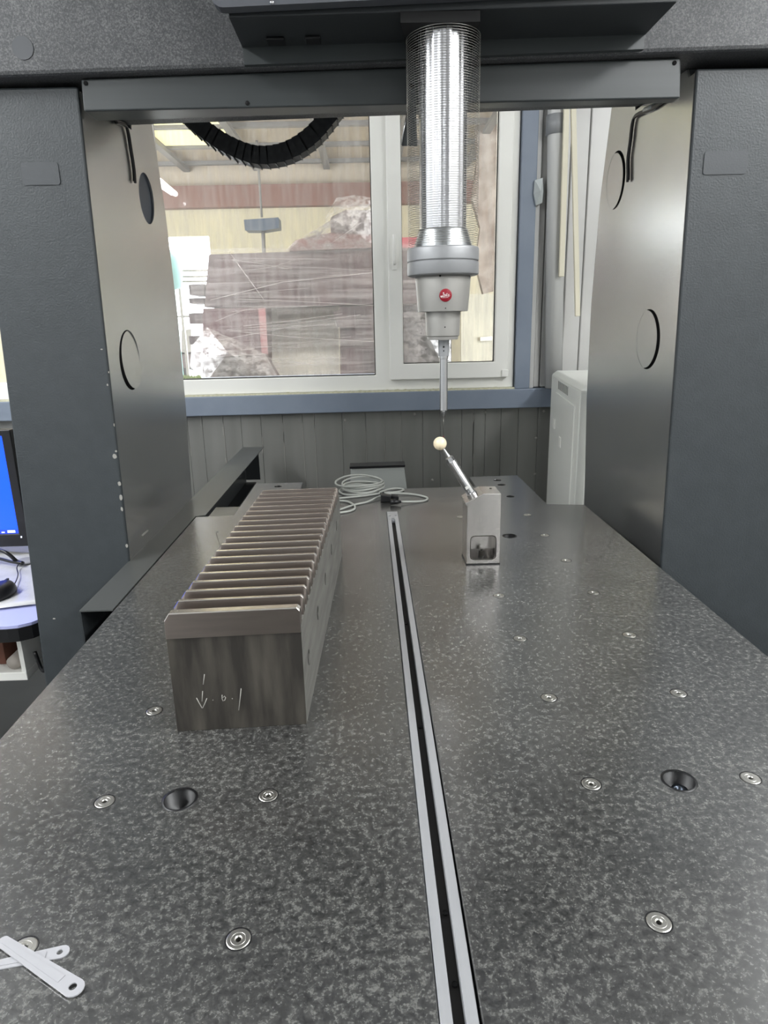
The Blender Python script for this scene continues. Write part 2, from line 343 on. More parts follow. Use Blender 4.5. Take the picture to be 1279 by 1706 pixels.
def ring(cx, cy, r0, r1, z0, z1, n=28):
    return MB().lathe([(r0, z0-.02), (r0, z1-.001), (r0+.001, z1), (r1-.001, z1), (r1, z1-.0006), (r1, z0)], (cx, cy, 0), (0, 0, 1), n, smooth=False)
m0 = ring(0, 0, .0027, .0116, 0, .0005)
m0.lathe([(.0066, .0005), (.0069, .0009), (.0073, .0005)], (0, 0, 0), n=28)
m0.m = [0]*len(m0.f); _n = len(m0.f)
m0.lathe([(.0117, .00025), (.0128, .00025)], (0, 0, 0), n=28, m=1)
ins0 = None
for x, y in ins:
    if -.375 < x < -.13 and .33 < y < 1.09: continue         # under the steel rack: not to be seen
    if ins0 is None:
        ins0 = m0.build('threaded_insert', [INSERT, BLACKP], table, org=(0, 0, 0)); o = ins0
    else:
        o = ins0.copy(); C.objects.link(o); o.parent = table
    o.location = Vector((x, y, 0))-Vector(TL); o.rotation_euler = (0, 0, random.uniform(0, 6))
for x, y, r in big:
    MB().lathe([(r-.002, .0004), (r+.0012, .0004), (r+.0012, -.002), (r-.0002, -.002), (r-.0002, -.020), (0, -.020), (0, -.022)], (x, y, 0), n=28).build('hole_liner', BLACKP, table)
MB().lathe([(0, -.015), (.0045, -.015), (.0045, -.011), (.0100, -.011), (.0100, -.0198)], (.311, .198, 0), n=20).build('socket_bolt', mat('dark_bolt', (70, 76, 84), 0.3, 0.9), table)
MB().lathe([(0, -.018), (.0030, -.018), (.0030, -.014), (.0070, -.014), (.0070, -.0198)], (-.303, .194, 0), n=20).build('socket_bolt', mat('dark_bolt_b', (40, 42, 44), 0.3, 0.9), table)
# slot rails
def rail(xa, xb, name='slot_rail'):
    return MB().hexa([(xa-.003, -.3, -.04), (xb-.003, -.3, -.04), (xb, 1.39, -.04), (xa, 1.39, -.04), (xa-.003, -.3, .001), (xb-.003, -.3, .001), (xb, 1.39, .001), (xa, 1.39, .001)]).build(name, ALU, table, bevel=.0006, seg=1)
rail(-.0158, -.0052); rail(.0056, .0162)
plate([[(-.0158, 1.39), (.0162, 1.39), (.0162, 1.4755), (-.0158, 1.4755)], circ(-.0085, 1.43, .0035, 12), circ(.0090, 1.43, .0035, 12), [(-.0045, 1.38+.011), (.0045, 1.391), (.004, 1.405), (-.004, 1.405)]], XY, -.01, .001).build('slot_end_block', ALU, table)
MB().box(-.017, .0164, -.3, 1.475, -.044, -.012).build('slot_floor', mat('slot_dark_rubber', (24, 21, 19), .7), table)
for y in (.03, -.045, .35, .7):
    MB().lathe([(.0028, -.010), (.0028, -.012)], (-.001, y, 0), n=10).lathe([(0, -.0105), (.0028, -.0105)], (-.001, y, 0), n=10).build('slot_screw', BLACK, table)
# rear corner plate and hose
br = [atz(353, 863, -.006), atz(369, 841, -.006), atz(424, 841, -.006), atz(424, 863, -.006)]
MB().hexa([(-.565, 1.478, -.012), (-.43, 1.478, -.012), (-.43, 1.60, -.012), (-.565, 1.60, -.012), (-.565, 1.478, -.003), (-.43, 1.478, -.003), (-.43, 1.60, -.003), (-.565, 1.60, -.003)]).build('rear_plate', STEEL_SIDE, table)
hp = [(-.515, 1.66, -.16), (-.522, 1.655, -.08), (-.535, 1.645, -.045), (-.56, 1.64, -.03)]
hose = thing('air_hose', (-.515, 1.66, -.3), 'short pale hose with clamps hanging under the guide cover behind the table corner', 'hose')
MB().tube(smooth_path([(-.515, 1.66, -.3)]+hp, 6), .011, 10).build('hose', HOSE, hose)
MB().lathe([(.011, 0), (.014, 0), (.014, .012), (.011, .012)], (-.517, 1.659, -.13), n=16).lathe([(.011, 0), (.014, 0), (.014, .012), (.011, .012)], (-.517, 1.659, -.155), n=16).build('clamp', CHROME, hose)
mbase = thing('table_pedestal', (0, .7, FZ), 'dark pedestal carrying the granite table', 'pedestal')
MB().box(-.56, .56, -.25, 1.45, FZ, -.301).build('base_body', PAINT_D, mbase, bevel=.01)
# guide cover left of the table
gc = thing('guide_cover', (-.64, 1.6, -.3), 'long dark sheet-metal guide cover along the left edge of the table', 'cover')
MB().prism([(-.6725, .79), (-.604, .79), (-.604, 1.49), (-.576, 1.50), (-.572, 2.704), (-.6725, 2.704)], XY, -.0035, -.0005).build('top_sheet', mat('guide_sheet', (84, 86, 85), .34, .35), gc, bevel=.0008, seg=1)
MB().box(-.6725, -.6695, .79, 2.704, -.9, -.0036).build('side_sheet', PAINT_D, gc)
MB().box(-.668, -.60, 2.695, 2.704, -.16, -.004).build('end_sheet', PAINT_D, gc)
MB().box(-.668, -.62, 1.9, 2.69, -.9, -.17).build('guide_rail', BLACKP, gc)

# ------------------------------------------------------------------ portal columns
BT = lambda x: 1.0665+.0170*x        # underside of the beam
def column(sd, label, holes, ztop, plate_rect):
    xin = lambda z: sd*(.672-.0215*z)
    root = thing('portal_column', (sd*.8, 1.4, FZ), label, 'column')
    zs = [FZ, 0, .3, .6, .9, ztop]
    yb = [1.72, 1.72, 1.735, 1.725, 1.68, 1.62]
    zb = BT(sd*.72)-.006
    zs[-1] = 1.30; yb[-1] = 1.56
    prof = [(1.10, FZ)]+list(zip(yb, zs))+[(1.43, 1.30), (1.43, zb), (1.14, zb), (1.13, ztop), (1.10, ztop)]
    # inner panel with round openings
    pn = plate([prof]+[circ(y, z, r, 40) for y, z, r, k in holes], lambda u, v, t: (xin(v)+sd*t, u, v), 0, .005)
    pn.build('inner_panel', PAINT_S, root)
    bd = MB(); xo = (lambda z: -(.912-.042*z)) if sd < 0 else (lambda z: 1.15)
    n = len(prof)
    bd.add([(xin(v)+sd*.030, u, v) for u, v in prof]+[(xo(v), u, v) for u, v in prof],
           [tuple(range(n)), tuple(range(2*n-1, n-1, -1))]+[(i, n+i, n+(i+1) % n, (i+1) % n) for i in range(n)])
    bd.build('column_body', PAINT_F, root)
    rim = MB()
    rim.add([(xin(v)+sd*.0052, u, v) for u, v in prof]+[(xin(v)+sd*.0298, u, v) for u, v in prof], [(i, n+i, n+(i+1) % n, (i+1) % n) for i in range(n)])
    rim.build('side_return', PAINT_D, root)
    fp = MB(); a, b = FZ, ztop+.004
    fp.hexa([(xin(a)-sd*.002, 1.088, a), (xo(a)+sd*.004, 1.088, a), (xo(a)+sd*.004, 1.0995, a), (xin(a)-sd*.002, 1.0995, a),
             (xin(b)-sd*.002, 1.088, b), (xo(b)+sd*.004, 1.088, b), (xo(b)+sd*.004, 1.0995, b), (xin(b)-sd*.002, 1.0995, b)])
    f = fp.build('front_panel', PAINT_F, root, bevel=.004)
    x0, x1, z0, z1 = plate_rect
    MB().prism(rrect(x0, x1, z0, z1, .006), XZ, 1.0862, 1.089).build('cover_plate', mat('cover_plate_paint', (54, 58, 62), .42, bump=.1, bscale=300, spec=.6), f, bevel=.0008, seg=1)
    for y, z, r, k in holes:
        x = xin(z)
        if k == 'open':
            MB().lathe([(0, 0), (r*1.02, 0), (r*1.02, .004)], (x+sd*.0065, y, z), (sd, 0, -sd*.0215), 40, smooth=False).build('hole_plate', HOLEB, root)
        else:
            pg = MB().lathe([(0, 0), (r*.97, 0)], (x+sd*.0004, y+r*.24, z), (sd, 0, sd*.0215), 40, smooth=False); pg.lathe([(r*.97, .0001), (r*.97, .007), (0, .007)], (x+sd*.0004, y+r*.24, z), (sd, 0, sd*.0215), 40, m=1, smooth=False)
            pg.build('hole_plug', [PAINT_S, BLACK], root)  # plug side and hole back blackened, the gap's shade put into their colour
            MB().lathe([(0, 0), (r*1.1, 0), (r*1.1, .002)], (x+sd*.0095, y, z), (sd, 0, sd*.0215), 40).build('hole_back', BLACK, root)
    return root, f
colL, fL = column(-1, 'left dark grey portal column with chipped white edge, open blue-grey hole high on inner face', [(1.508, .900, .064, 'open'), (1.246, .482, .074, 'plug')], 1.040, (-.788, -.709, .859, .903))
colR, fR = column(1, 'right dark grey portal column with a crescent gap beside each round plug', [(1.553, .931, .075, 'plug'), (1.262, .502, .075, 'plug')], 1.054, (.681, .777, .854, .900))
# paint chips on the left column
mb = MB()
def chip(mb, px, py, w, h, plane='f'):
    c = aty(px, py, 1.0872) if plane == 'f' else at(px, py, 0, -.6545 if False else -.672+.0215*.05)
    n = 9; pts = [(c.x+w*math.cos(2*math.pi*k/n)*random.uniform(.6, 1.1), c.z+h*math.sin(2*math.pi*k/n)*random.uniform(.6, 1.1)) for k in range(n)]
    mb.prism(pts, XZ, 1.0868, 1.0885)
for px, py, w, h in ((191, 760, .006, .007), (193, 752, .003, .003), (199, 806, .004, .008), (201, 828, .0045, .009), (203, 848, .003, .006), (211, 909, .003, .006), (179, 641, .002, .003), (181, 620, .0015, .003), (190, 708, .0015, .004), (169, 582, .003, .002), (90, 1031, .004, .002)):
    chip(mb, px, py, w, h)
mb.build('paint_chips', CHALK, colL)['kind'] = 'stuff'
xs = -.672+.0215*.05
p, q = at(237, 892, 0, xs), at(246, 884, 0, xs)
MB().tube([p, q], .0025, 6).build('scratch_mark', CHALK, colL)
# ------------------------------------------------------------------ granite crossbeam and the cable tray under it
beam = thing('granite_crossbeam', (0, 1.25, 1.066), 'grey speckled granite crossbeam resting on both portal columns', 'beam')
MB().hexa([(-1.25, 1.05, BT(-1.25)), (1.25, 1.05, BT(1.25)), (1.25, 1.42, BT(1.25)), (-1.25, 1.42, BT(-1.25)), (-1.25, 1.05, 1.52), (1.25, 1.05, 1.55), (1.25, 1.42, 1.55), (-1.25, 1.42, 1.52)]).build('beam_stone', G_BEAM, beam, bevel=.008)
pc = aty(38, 80, 1.05)
MB().lathe([(0, 0), (.021, 0), (.0215, .003), (.0215, .01)], (pc.x, 1.0485, pc.z), (0, 1, 0), 28, smooth=False).build('plug', mat('plug_grey', (72, 74, 78), .5), beam)
tray = thing('cable_tray', (0, 1.18, 1.02), 'dark metal cable tray spanning under the crossbeam between the columns', 'cable tray')
TB = lambda x: .9972+.0043*x
TT = lambda x: BT(x)-.0025
MB().hexa([(-.636, 1.075, TB(-.64)), (.612, 1.075, TB(.61)), (.612, 1.108, TB(.61)), (-.636, 1.146, TB(-.64)), (-.634, 1.075, TT(-.63)), (.606, 1.075, TT(.6)), (.612, 1.108, TT(.6)), (-.636, 1.146, TT(-.63))]).build('tray_body', PAINT_T, tray, bevel=.003)
for px, py in ((143, 139), (1123, 105), (412, 172)):
    c = aty(px, py, 1.075); MB().lathe([(0, 0), (.0045, 0), (.0045, .004)], (c.x, 1.0735, c.z), (0, 1, 0), 14).build('tray_screw', BLACK, tray)

# ------------------------------------------------------------------ carriage cover
QX, QY = .0985, .96
car = thing('carriage_cover', (QX, .95, 1.1), 'wide dark carriage cover at the top carrying the vertical spindle', 'machine cover')
CB = lambda x: 1.0965+.0145*(x-.1)
MB().hexa([(-.294, .900, CB(-.294)), (.514, .895, CB(.514)), (.514, 1.047, CB(.514)), (-.294, 1.047, CB(-.294)), (-.294, .9, 1.5), (.514, .895, 1.5), (.514, 1.047, 1.5), (-.294, 1.047, 1.5)]).build('carriage_body', PAINT_D, car, bevel=.002)
MB().hexa([(-.292, 1.034, BT(-.292)-.001), (.512, 1.034, BT(.512)+.002), (.512, 1.0465, BT(.512)+.002), (-.292, 1.0465, BT(-.292)-.001), (-.292, 1.034, CB(-.292)+.004), (.512, 1.034, CB(.512)+.004), (.512, 1.0465, CB(.512)+.004), (-.292, 1.0465, CB(-.292)+.004)]).build('rear_lip', PAINT_T, car)
fr = MB(); r = .02
prof = [(-.318, 1.6), (-.318, 1.125)]+[(-.318+r-r*math.cos(math.radians(a)), 1.125-r*math.sin(math.radians(a))) for a in (20, 45, 70, 90)]+[(.546, 1.118), (.546, 1.6)]
fr.prism([(u, v-.004+.0145*(u-.1)) for u, v in prof], XZ, .870, .8945)
fr.build('front_panel', mat('carriage_front_paint', (92, 94, 100), .38, .3), car, bevel=.006, seg=3)
for px in (453,):
    c = aty(px, 4, .87); MB().lathe([(0, -.002), (.003, -.002), (.0035, 0), (.0035, .003)], c, (0, 1, 0), 14).build('panel_screw', CHROME, car)
MB().box(-.24, -.205, .985, 1.015, CB(-.22)-.006, CB(-.22)-.0005).build('underside_block', BLACKP, car, bevel=.002)
MB().box(-.165, -.135, .985, 1.015, CB(-.15)-.006, CB(-.15)-.0005).build('underside_block', BLACKP, car, bevel=.002)
cl = plate([[(QX-.084, .897), (QX+.060, .897), (QX+.068, 1.03), (QX-.066, 1.03)], circ(QX, QY, .052, 40)], XY, 1.078, 1.0955).build('square_collar', BLACK, car)
# bracket left of the spindle
bk = MB()
def qpx(pts, y, th, mb):
    P = [aty(x, yy, y) for x, yy in pts]; n = len(P); vs = [tuple(p) for p in P]+[(p.x, p.y+th, p.z) for p in P]
    mb.add(vs, [tuple(range(n)), tuple(range(2*n-1, n-1, -1))]+[(i, n+i, n+(i+1) % n, (i+1) % n) for i in range(n)]); return mb
qpx([(677, 96), (693, 96), (693, 190), (679, 190)], 1.035, .006, bk); qpx([(679, 188), (693, 188), (695, 243), (669, 243)], 1.03, .004, bk)
bk.build('guide_bracket', PAINT_T, car)
e = MB(); e.tube([aty(680, 178, 1.028), aty(668, 242, 1.028)], .0016, 6); e.build('bracket_edge', CHROME, car)
c = aty(685, 143, 1.034); MB().lathe([(0, -.001), (.0042, -.001), (.0042, .003)], c, (0, 1, 0), 14).build('bracket_screw', BLACK, car)

# ------------------------------------------------------------------ spindle with measuring head
qd = thing('measuring_spindle', (QX, QY, 1.08), 'vertical steel measuring spindle with grey probe head and red round badge', 'measuring head')
Q = lambda prof, n=56: MB().lathe(prof, (QX, QY, 0), n=n, smooth=False)
tb = MB(); pr = []
def fluted(z0, z1, r, nf=9, n=90):
    vs = []; fs = []
    for z in (z0, z1):
        for k in range(n):
            a = 2*math.pi*k/n; rr = r*(1+.012*math.cos(nf*2*a)); vs.append((QX+rr*math.cos(a), QY+rr*math.sin(a), z))
    for k in range(n): fs.append((k, (k+1) % n, n+(k+1) % n, n+k))
    return vs, fs
vs, fs = fluted(.734, 1.094, .0468); tb.add(vs, fs, smooth=True); tb.build('spindle_tube', TUBE, qd)
mb = MB(); pts = []; z = .705; pitch = .00425; seg = 30
nt = int((1.075-.705)/pitch)
for i in range(nt*seg+1):
    a = 2*math.pi*i/seg; pts.append((QX+.0705*math.cos(a), QY+.0705*math.sin(a), .705+pitch*i/seg))
mb.tube(pts, .00042, 4, smooth=True); mb.build('cover_spring', WIRE, qd)
MB().lathe([(.0468, .738), (.0500, .737), (.0505, .733), (.0600, .703), (.0600, .700)], (QX, QY, 0), n=56).build('tapered_collar', mat('collar_steel', (186, 188, 190), .25, .9), qd)
fl = MB().lathe([(.0, .7015), (.0715, .7015), (.0728, .700), (.0735, .698), (.0735, .6775), (.0725, .676), (.0705, .676)], (QX, QY, 0), n=64, smooth=False)
fl.lathe([(.0705, .677), (.0705, .6735), (.0735, .6735), (.0735, .652), (.0725, .650), (.0685, .648), (0, .648)], (QX, QY, 0), n=64, smooth=False)
def shade(o, ang=30):
    for p in o.data.polygons: p.use_smooth = True
    try: o.data.set_sharp_from_angle(angle=math.radians(ang))
    except Exception: pass
    return o
shade(fl.build('flange', FLANGE, qd))
shade(Q([(0, .650), (.0555, .648), (.0575, .644), (.0568, .641), (.0570, .640), (.0525, .582), (.0520, .578), (.0, .578)]).build('probe_head', HEADG, qd))
shade(Q([(0, .579), (.0365, .579), (.0368, .577), (.0350, .529), (.0325, .527), (.0325, .5245), (.0318, .521), (0, .5205)]).build('lower_body', HEADG, qd))
SX = QX+.0018
SQ = lambda prof, n=24: MB().lathe(prof, (SX, QY, 0), n=n)
shade(SQ([(0, .522), (.0122, .5215), (.0112, .487), (0, .4868)]).build('stylus_holder', FLANGE, qd))
shade(SQ([(0, .488), (.0098, .4875), (.0100, .484), (.0098, .4815), (.0086, .481), (.0086, .372), (.0070, .371), (0, .3708)]).build('stylus_extension', CHROME, qd))
shade(SQ([(0, .372), (.0050, .3715), (.0055, .368), (.0025, .361), (.0012, .358), (0, .358)], 6).build('stylus_tip_nut', CHROME, qd))
SQ([(0, .359), (.0009, .359), (.0007, .3145), (0, .3145)], 8).build('stylus_needle', mat('dark_needle', (90, 88, 84), .3, .8), qd)
SQ([(0, .3155), (.0011, .3148), (.0013, .3138), (.0009, .3128), (0, .3125)], 10).build('stylus_ball', mat('ruby', (120, 20, 30), .2), qd)
def dot(px, py, r, parent):
    c = aty(px, py, QY)            # drop the spot on the turned surface
    z = c.z
    prof = [(.0575, .645), (.0525, .582)] if z > .579 else ([(.0368, .577), (.0350, .529)] if z > .525 else [(.0122, .5215), (.0112, .487)])
    t = (z-prof[0][1])/(prof[1][1]-prof[0][1]); rad = prof[0][0]+(prof[1][0]-prof[0][0])*t
    d = aty(px, py, QY-rad); dx = d.x-QX; yy = QY-math.sqrt(max(rad*rad-dx*dx, 1e-6))
    # height on the nearer surface
    d = aty(px, py, yy); return MB().lathe([(0, -.0006), (r, -.0006), (r, .0015)], (d.x, yy, d.z), (0, 1, 0), 14).build('screw_hole', BLACK, parent)
for px, py, r in ((733, 459.5, .002), (742, 513.5, .0011), (741, 545, .0013), (739, 578, .0019), (739, 584.5, .0014)): dot(px, py, r, qd)
# round red badge with the white script lettering, seated on the head
bd_c = aty(742, 492, QY-.0545); bz = bd_c.z
rad = .0575+(.0525-.0575)*(.645-bz)/(.645-.582)
tilt = math.atan2(.0045, .058)
badge = MB().lathe([(0, 0), (.0118, 0), (.0124, .0004), (.0126, .0016), (.0126, .003)], (0, 0, 0), (0, 1, 0), 36)
Mb = Matrix.Translation((bd_c.x, QY-math.sqrt(rad*rad-(bd_c.x-QX)**2)-.0018, bz)) @ Matrix.Rotation(-math.asin((bd_c.x-QX)/rad)*-1, 4, 'Z') @ Matrix.Rotation(tilt, 4, 'X')
badge.xf(Mb); bo = badge.build('badge', RED, qd); bo['label'] = 'round red badge with white script lettering'
lt = MB()
def stroke(pts, w): lt.tube(smooth_path([(x*.0011, -.0002, z*.00125) for x, z in pts], 5), w*.00072, 6)
stroke([(-5.2, 3.0), (-4.0, 4.2), (-3.2, 3.4), (-4.2, .8), (-5.6, -1.2), (-7.8, -2.2), (-9.2, -1.6), (-8.2, -.8), (-6, -1.6), (-3, -2.2), (-1.8, -1.4)], .62)      # L
stroke([(-2.6, -.2), (-1.2, .6), (-1.0, 1.4), (-1.9, 1.2), (-2.3, -.4), (-1.6, -1.5), (-.2, -.8)], .5)     # e
stroke([(.5, 1.2), (.1, -.6), (.6, -1.5), (1.5, -.8)], .5); stroke([(.9, 2.6), (1.0, 2.9)], .5)            # i
stroke([(2.6, 3.4), (1.9, .2), (2.2, -1.4), (3.4, -.8)], .5); stroke([(1.2, 1.5), (3.6, 1.7)], .45)         # t
stroke([(4.2, 1.1), (6.4, 1.4), (5.2, -.1), (4.2, -1.4), (6.2, -1.4), (7.6, -.6)], .5)                      # z
stroke([(-9.0, -3.2), (-4, -3.7), (2, -3.4), (5, -3.1)], .35)
lt.xf(Mb); lt.build('lettering', WHITE, bo)

# ------------------------------------------------------------------ steel gear rack
rk = thing('gear_rack', (-.25, .70, 0), 'long dark steel gear rack with bright machined teeth and chalk marks on its end', 'gear rack')
KS = .0345; XR = -.1655; XLr = -.3495; YF = .351; NT = 20; PI_ = .0361; LEN = .735
SH = .07                                     # the teeth run a little askew
def W_(x, l, z): # rack frame: x across, l along
    return (x+KS*l, YF+l+SH*(x-XR)*0.6, z)
bodyz = .1565
bp_ = MB()
prof_holes = [.0605, .197, .337, .478, .622]
sd_loop = [(0, .0004), (LEN, .0004), (LEN, bodyz), (0, bodyz)]
hz = [.0755, .086, .093, .104, .112]
side = plate([sd_loop]+[circ(l, z, .0115, 20) for l, z in zip(prof_holes, hz)], lambda u, v, t: W_(XR-t, u, v), 0, .02)
side.m = [1]*len(side.f)
side.add([W_(XLr, 0, .0004), W_(XR-.0201, 0, .0004), W_(XR-.0201, LEN, .0004), W_(XLr, LEN, .0004), W_(XLr, 0, bodyz), W_(XR-.0201, 0, bodyz), W_(XR-.0201, LEN, bodyz), W_(XLr, LEN, bodyz)],
         [(3, 2, 1, 0), (4, 5, 6, 7), (0, 1, 5, 4), (1, 2, 6, 5), (2, 3, 7, 6), (3, 0, 4, 7)], 0)
for i, f in enumerate(side.f):       # end face of the cut slab is scale too
    ys = [side.v[j][1]-SH*.6*(side.v[j][0]-XR-KS*(side.v[j][1]-YF)) for j in f]
    if all(abs(y-YF) < .0006 for y in ys): side.m[i] = 0
side.build('rack_body', [SCALE, STEEL_SIDE], rk)
for l, z in zip(prof_holes, hz):
    MB().lathe([(.0122, -.0012), (.0112, .002), (.0112, .019), (0, .019)], W_(XR-.0008, l, z), (-1, 0, 0), 20).build('bolt_hole', BLACKP, rk)
def tooth(l0, first=False):
    tw, bw, h = .0074, .0180, .0275
    z0 = bodyz-.0005; z1 = .184
    c = l0+.008
    P = [(c-bw/2, z0), (c-tw/2, z1-.0008), (c-tw/2+.0012, z1), (c+tw/2-.0012, z1), (c+tw/2, z1-.0008), (c+bw/2, z0)]
    if first: P = [(-.0025, .1465), (-.0022, .1825), (-.0012, .184), (c+tw/2-.0012, z1), (c+tw/2, z1-.0008), (c+bw/2, z0), (.0, z0), (-.0002, .1465)]
    mb = MB(); X = [(XLr+.0005, .0105, 1.0), (XLr+.0075, 0, 1.0), (XR-.004, 0, 1.0), (XR-.0002, .004, 1.0)]
    rings = []
    for x, drop, _ in X:
        rings.append([W_(x, l, z if z < .176 else z-drop) for l, z in P])
    n = len(P); vs = [p for r_ in rings for p in r_]; fs = [tuple(range(n)), tuple(range(4*n-1, 3*n-1, -1))]
    mb.add(vs, fs)
    for k in range(3):
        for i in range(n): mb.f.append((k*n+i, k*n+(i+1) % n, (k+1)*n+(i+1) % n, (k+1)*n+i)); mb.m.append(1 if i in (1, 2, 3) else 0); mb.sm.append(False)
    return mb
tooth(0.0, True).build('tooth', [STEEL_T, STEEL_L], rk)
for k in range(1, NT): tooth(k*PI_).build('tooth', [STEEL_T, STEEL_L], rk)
mk = MB()
def mark(pts, w=.0007):
    P = []
    for px, py in pts:
        p = aty(px, py, YF-.004); P.append((p.x, YF+SH*.6*(p.x-XR)-.0002, p.z))
    mk.tube(P, w, 5)
for s_ in ([(341, 1122), (339, 1139)], [(338, 1150), (337, 1167)], [(328, 1161), (332, 1169), (337, 1178), (339, 1177)], [(345, 1162), (341, 1172), (338, 1178)], [(354.5, 1165), (355.5, 1165.5)],
           [(370, 1157), (370, 1163), (371.5, 1167), (374.5, 1166), (376, 1162), (374, 1159), (371, 1162)], [(386.5, 1163), (387.3, 1164)], [(401.5, 1147), (400, 1162), (397.5, 1183)]): mark(s_)
mk.build('chalk_marks', CHALK, rk)

# ------------------------------------------------------------------ calibration sphere on its stand
ca = thing('calibration_sphere', (.198, 1.025, 0), 'bright steel stand with slanted shaft carrying an ivory calibration ball', 'calibration sphere')
AY0, AY1, AYM = .990, 1.062, 1.030
pf = [(.1585, .002), (.2375, .002), (.2375, .1725), (.1955, .1735), (.1548, .1525), (.1548, .1465), (.1585, .1450)]
pk = rrect(.1675, .2285, .012, .071, .010)
fb = plate([pf, pk], XZ, AY0, AYM); fb.prism(pf, XZ, AYM+.0001, AY1); fb.build('stand_block', STEEL, ca, bevel=.0012, seg=2)
plate([rrect(.1668, .2292, .0115, .0718, .0105), rrect(.1684, .2276, .0131, .0702, .0092)], XZ, AY0-.0004, AY0+.002).build('window_rim', mat('rim_dark_reflection', (70, 67, 64), .4, .8), ca)  # dark plate round the pocket: the chamfer's dark reflection put into its colour
MB().hexa([(.169, .992, .0125), (.227, .992, .0125), (.227, 1.029, .0125), (.169, 1.029, .0125), (.169, .992, .0135), (.227, .992, .0135), (.227, 1.029, .026), (.169, 1.029, .026)]).build('window_floor', CHROME, ca)
shade(MB().lathe([(0, .020), (.0030, .020), (.0034, .030), (.0062, .030), (.0064, .0295), (.0064, .016), (0, .016)], (.197, 1.008, 0), n=20).build('fixing_bolt', mat('bolt_black', (58, 56, 52), .3, .8), ca))
MB().box(.1575, .2385, .9885, 1.063, 0, .0025).build('foot', BLACKP, ca)
b0 = Vector((.1765, 1.026, .1615)); b1 = Vector((.1000, 1.030, .2863)); ax = (b1-b0); Ls = ax.length; ax.normalize()
shade(MB().lathe([(0, -.002), (.0128, -.002), (.0128, .008), (.0118, .0088), (.0108, .009), (.0105, .012), (.0105, .095), (.0090, .0985)], b0, ax, 28).build('shaft', CHROME, ca))
shade(MB().lathe([(.0098, .094), (.0108, .097), (.0096, .107), (.0062, .110), (0, .110)], b0, ax, 6).build('hex_shoulder', CHROME, ca), 20)
shade(MB().lathe([(.0062, .108), (.0060, .110), (.0032, Ls-.013), (.0032, Ls-.006)], b0, ax, 20).build('cone_neck', CHROME, ca))
bs = MB().lathe([(.0155*math.sin(math.pi*k/24), -.0155*math.cos(math.pi*k/24)) for k in range(25)], b1, ax, 40); bs.build('ball', CERAM, ca)
MB().lathe([(0, -.0006), (.0032, -.0006), (.0032, 0)], (.222, 1.042, .1735), (0, 0, 1), 12).lathe([(0, .0002), (.0032, .0002)], (.222, 1.042, .1732), (0, 0, 1), 12).build('top_hole', BLACK, ca)
lb = MB(); c0 = b0+ax*.020-Vector((.001, .0108, -.001)); lb.hexa([c0+Vector(v) for v in ((-.005, -.0005, -.002), (.003, -.0005, .003), (.003, .003, .003), (-.005, .003, -.002), (-.008, -.0005, .004), (.0, -.0005, .009), (.0, .003, .009), (-.008, .003, .004))])
lb.build('serial_label', mat('label_silver', (200, 200, 196), .5), ca)

# ------------------------------------------------------------------ cables on the table
cb = thing('coiled_cable', (-.06, 1.70, 0), 'light grey coiled cable with two black connectors lying at the back of the table', 'cable')
def zz(pts, z=.0045): return [atz(x, y, z+(.0 if len(q) < 3 else 0)) if True else 0 for (x, y, *q) in pts]
coil = MB()
for k in range(5):
    pts = []
    cx, cy, rx, ry = 601+random.uniform(-4, 4), 819.5+random.uniform(-1.5, 1.5)-k*.4, 35+random.uniform(-4, 4), 9+random.uniform(-2, 1.5)
    ph = random.uniform(0, 1)
    for j in range(14):
        a = 2*math.pi*j/14; p = atz(cx+rx*math.cos(a)+random.uniform(-1, 1), cy+ry*math.sin(a)-1.5*math.cos(a), .0)
        p.z = .0074+.0066*k+.003*math.sin(2*a+ph*6); pts.append(p)
    coil.tube(smooth_path(pts, 5, True), .0033, 8, closed=True)
arch = [(566, 836, 0), (590, 830, 0), (612, 815, .02), (628, 806, .022), (642, 806, .022), (650, 815, .012), (640, 826, .002)]
def free(pts, r=.0033):
    P = []
    for x, y, h in pts: p = atz(x, y, .004+h); P.append(p)
    coil.tube(smooth_path(P, 6), r, 8)
free([(540, 858, 0), (566, 849, 0), (590, 841, 0), (612, 836, .0), (632, 827, .004), (655, 822, .003), (684, 823, 0), (706, 827, 0), (712, 831, 0), (702, 835, 0), (668, 836, .004)])
free([(545, 832, 0), (566, 834, 0), (580, 836, 0), (590, 842, 0), (590, 848, 0), (580, 852, 0), (566, 854, 0), (545, 856, 0)])
free([(545, 832, 0), (566, 830, 0), (605, 826, 0), (632, 822, 0)])
free([(632, 820, .004), (648, 815, .002), (662, 813.5, 0), (672, 815.5, 0), (664, 819, 0), (640, 821, 0)])
coil.build('cable_loops', CABLE, cb)
for (x0, x1, y, w, h) in ((634, 651, 835.5, .016, .026), (651, 664, 832.5, .012, .018)):
    a, b = atz(x0, y, 0), atz(x1, y, 0)
    MB().hexa([(a.x, a.y-w, .001), (b.x, b.y-w*.9, .001), (b.x, b.y+w*.9, .001), (a.x, a.y+w, .001), (a.x, a.y-w, h), (b.x, b.y-w*.9, h*.8), (b.x, b.y+w*.9, h*.8), (a.x, a.y+w, h)]).build('connector', BLACKP, cb, bevel=.003)
a, b = atz(650, 836, .0115), atz(668, 836, .0105)
MB().tube([a, (a+b)/2, b], [.010, .008, .004], 10).build('strain_relief', BLACKP, cb)

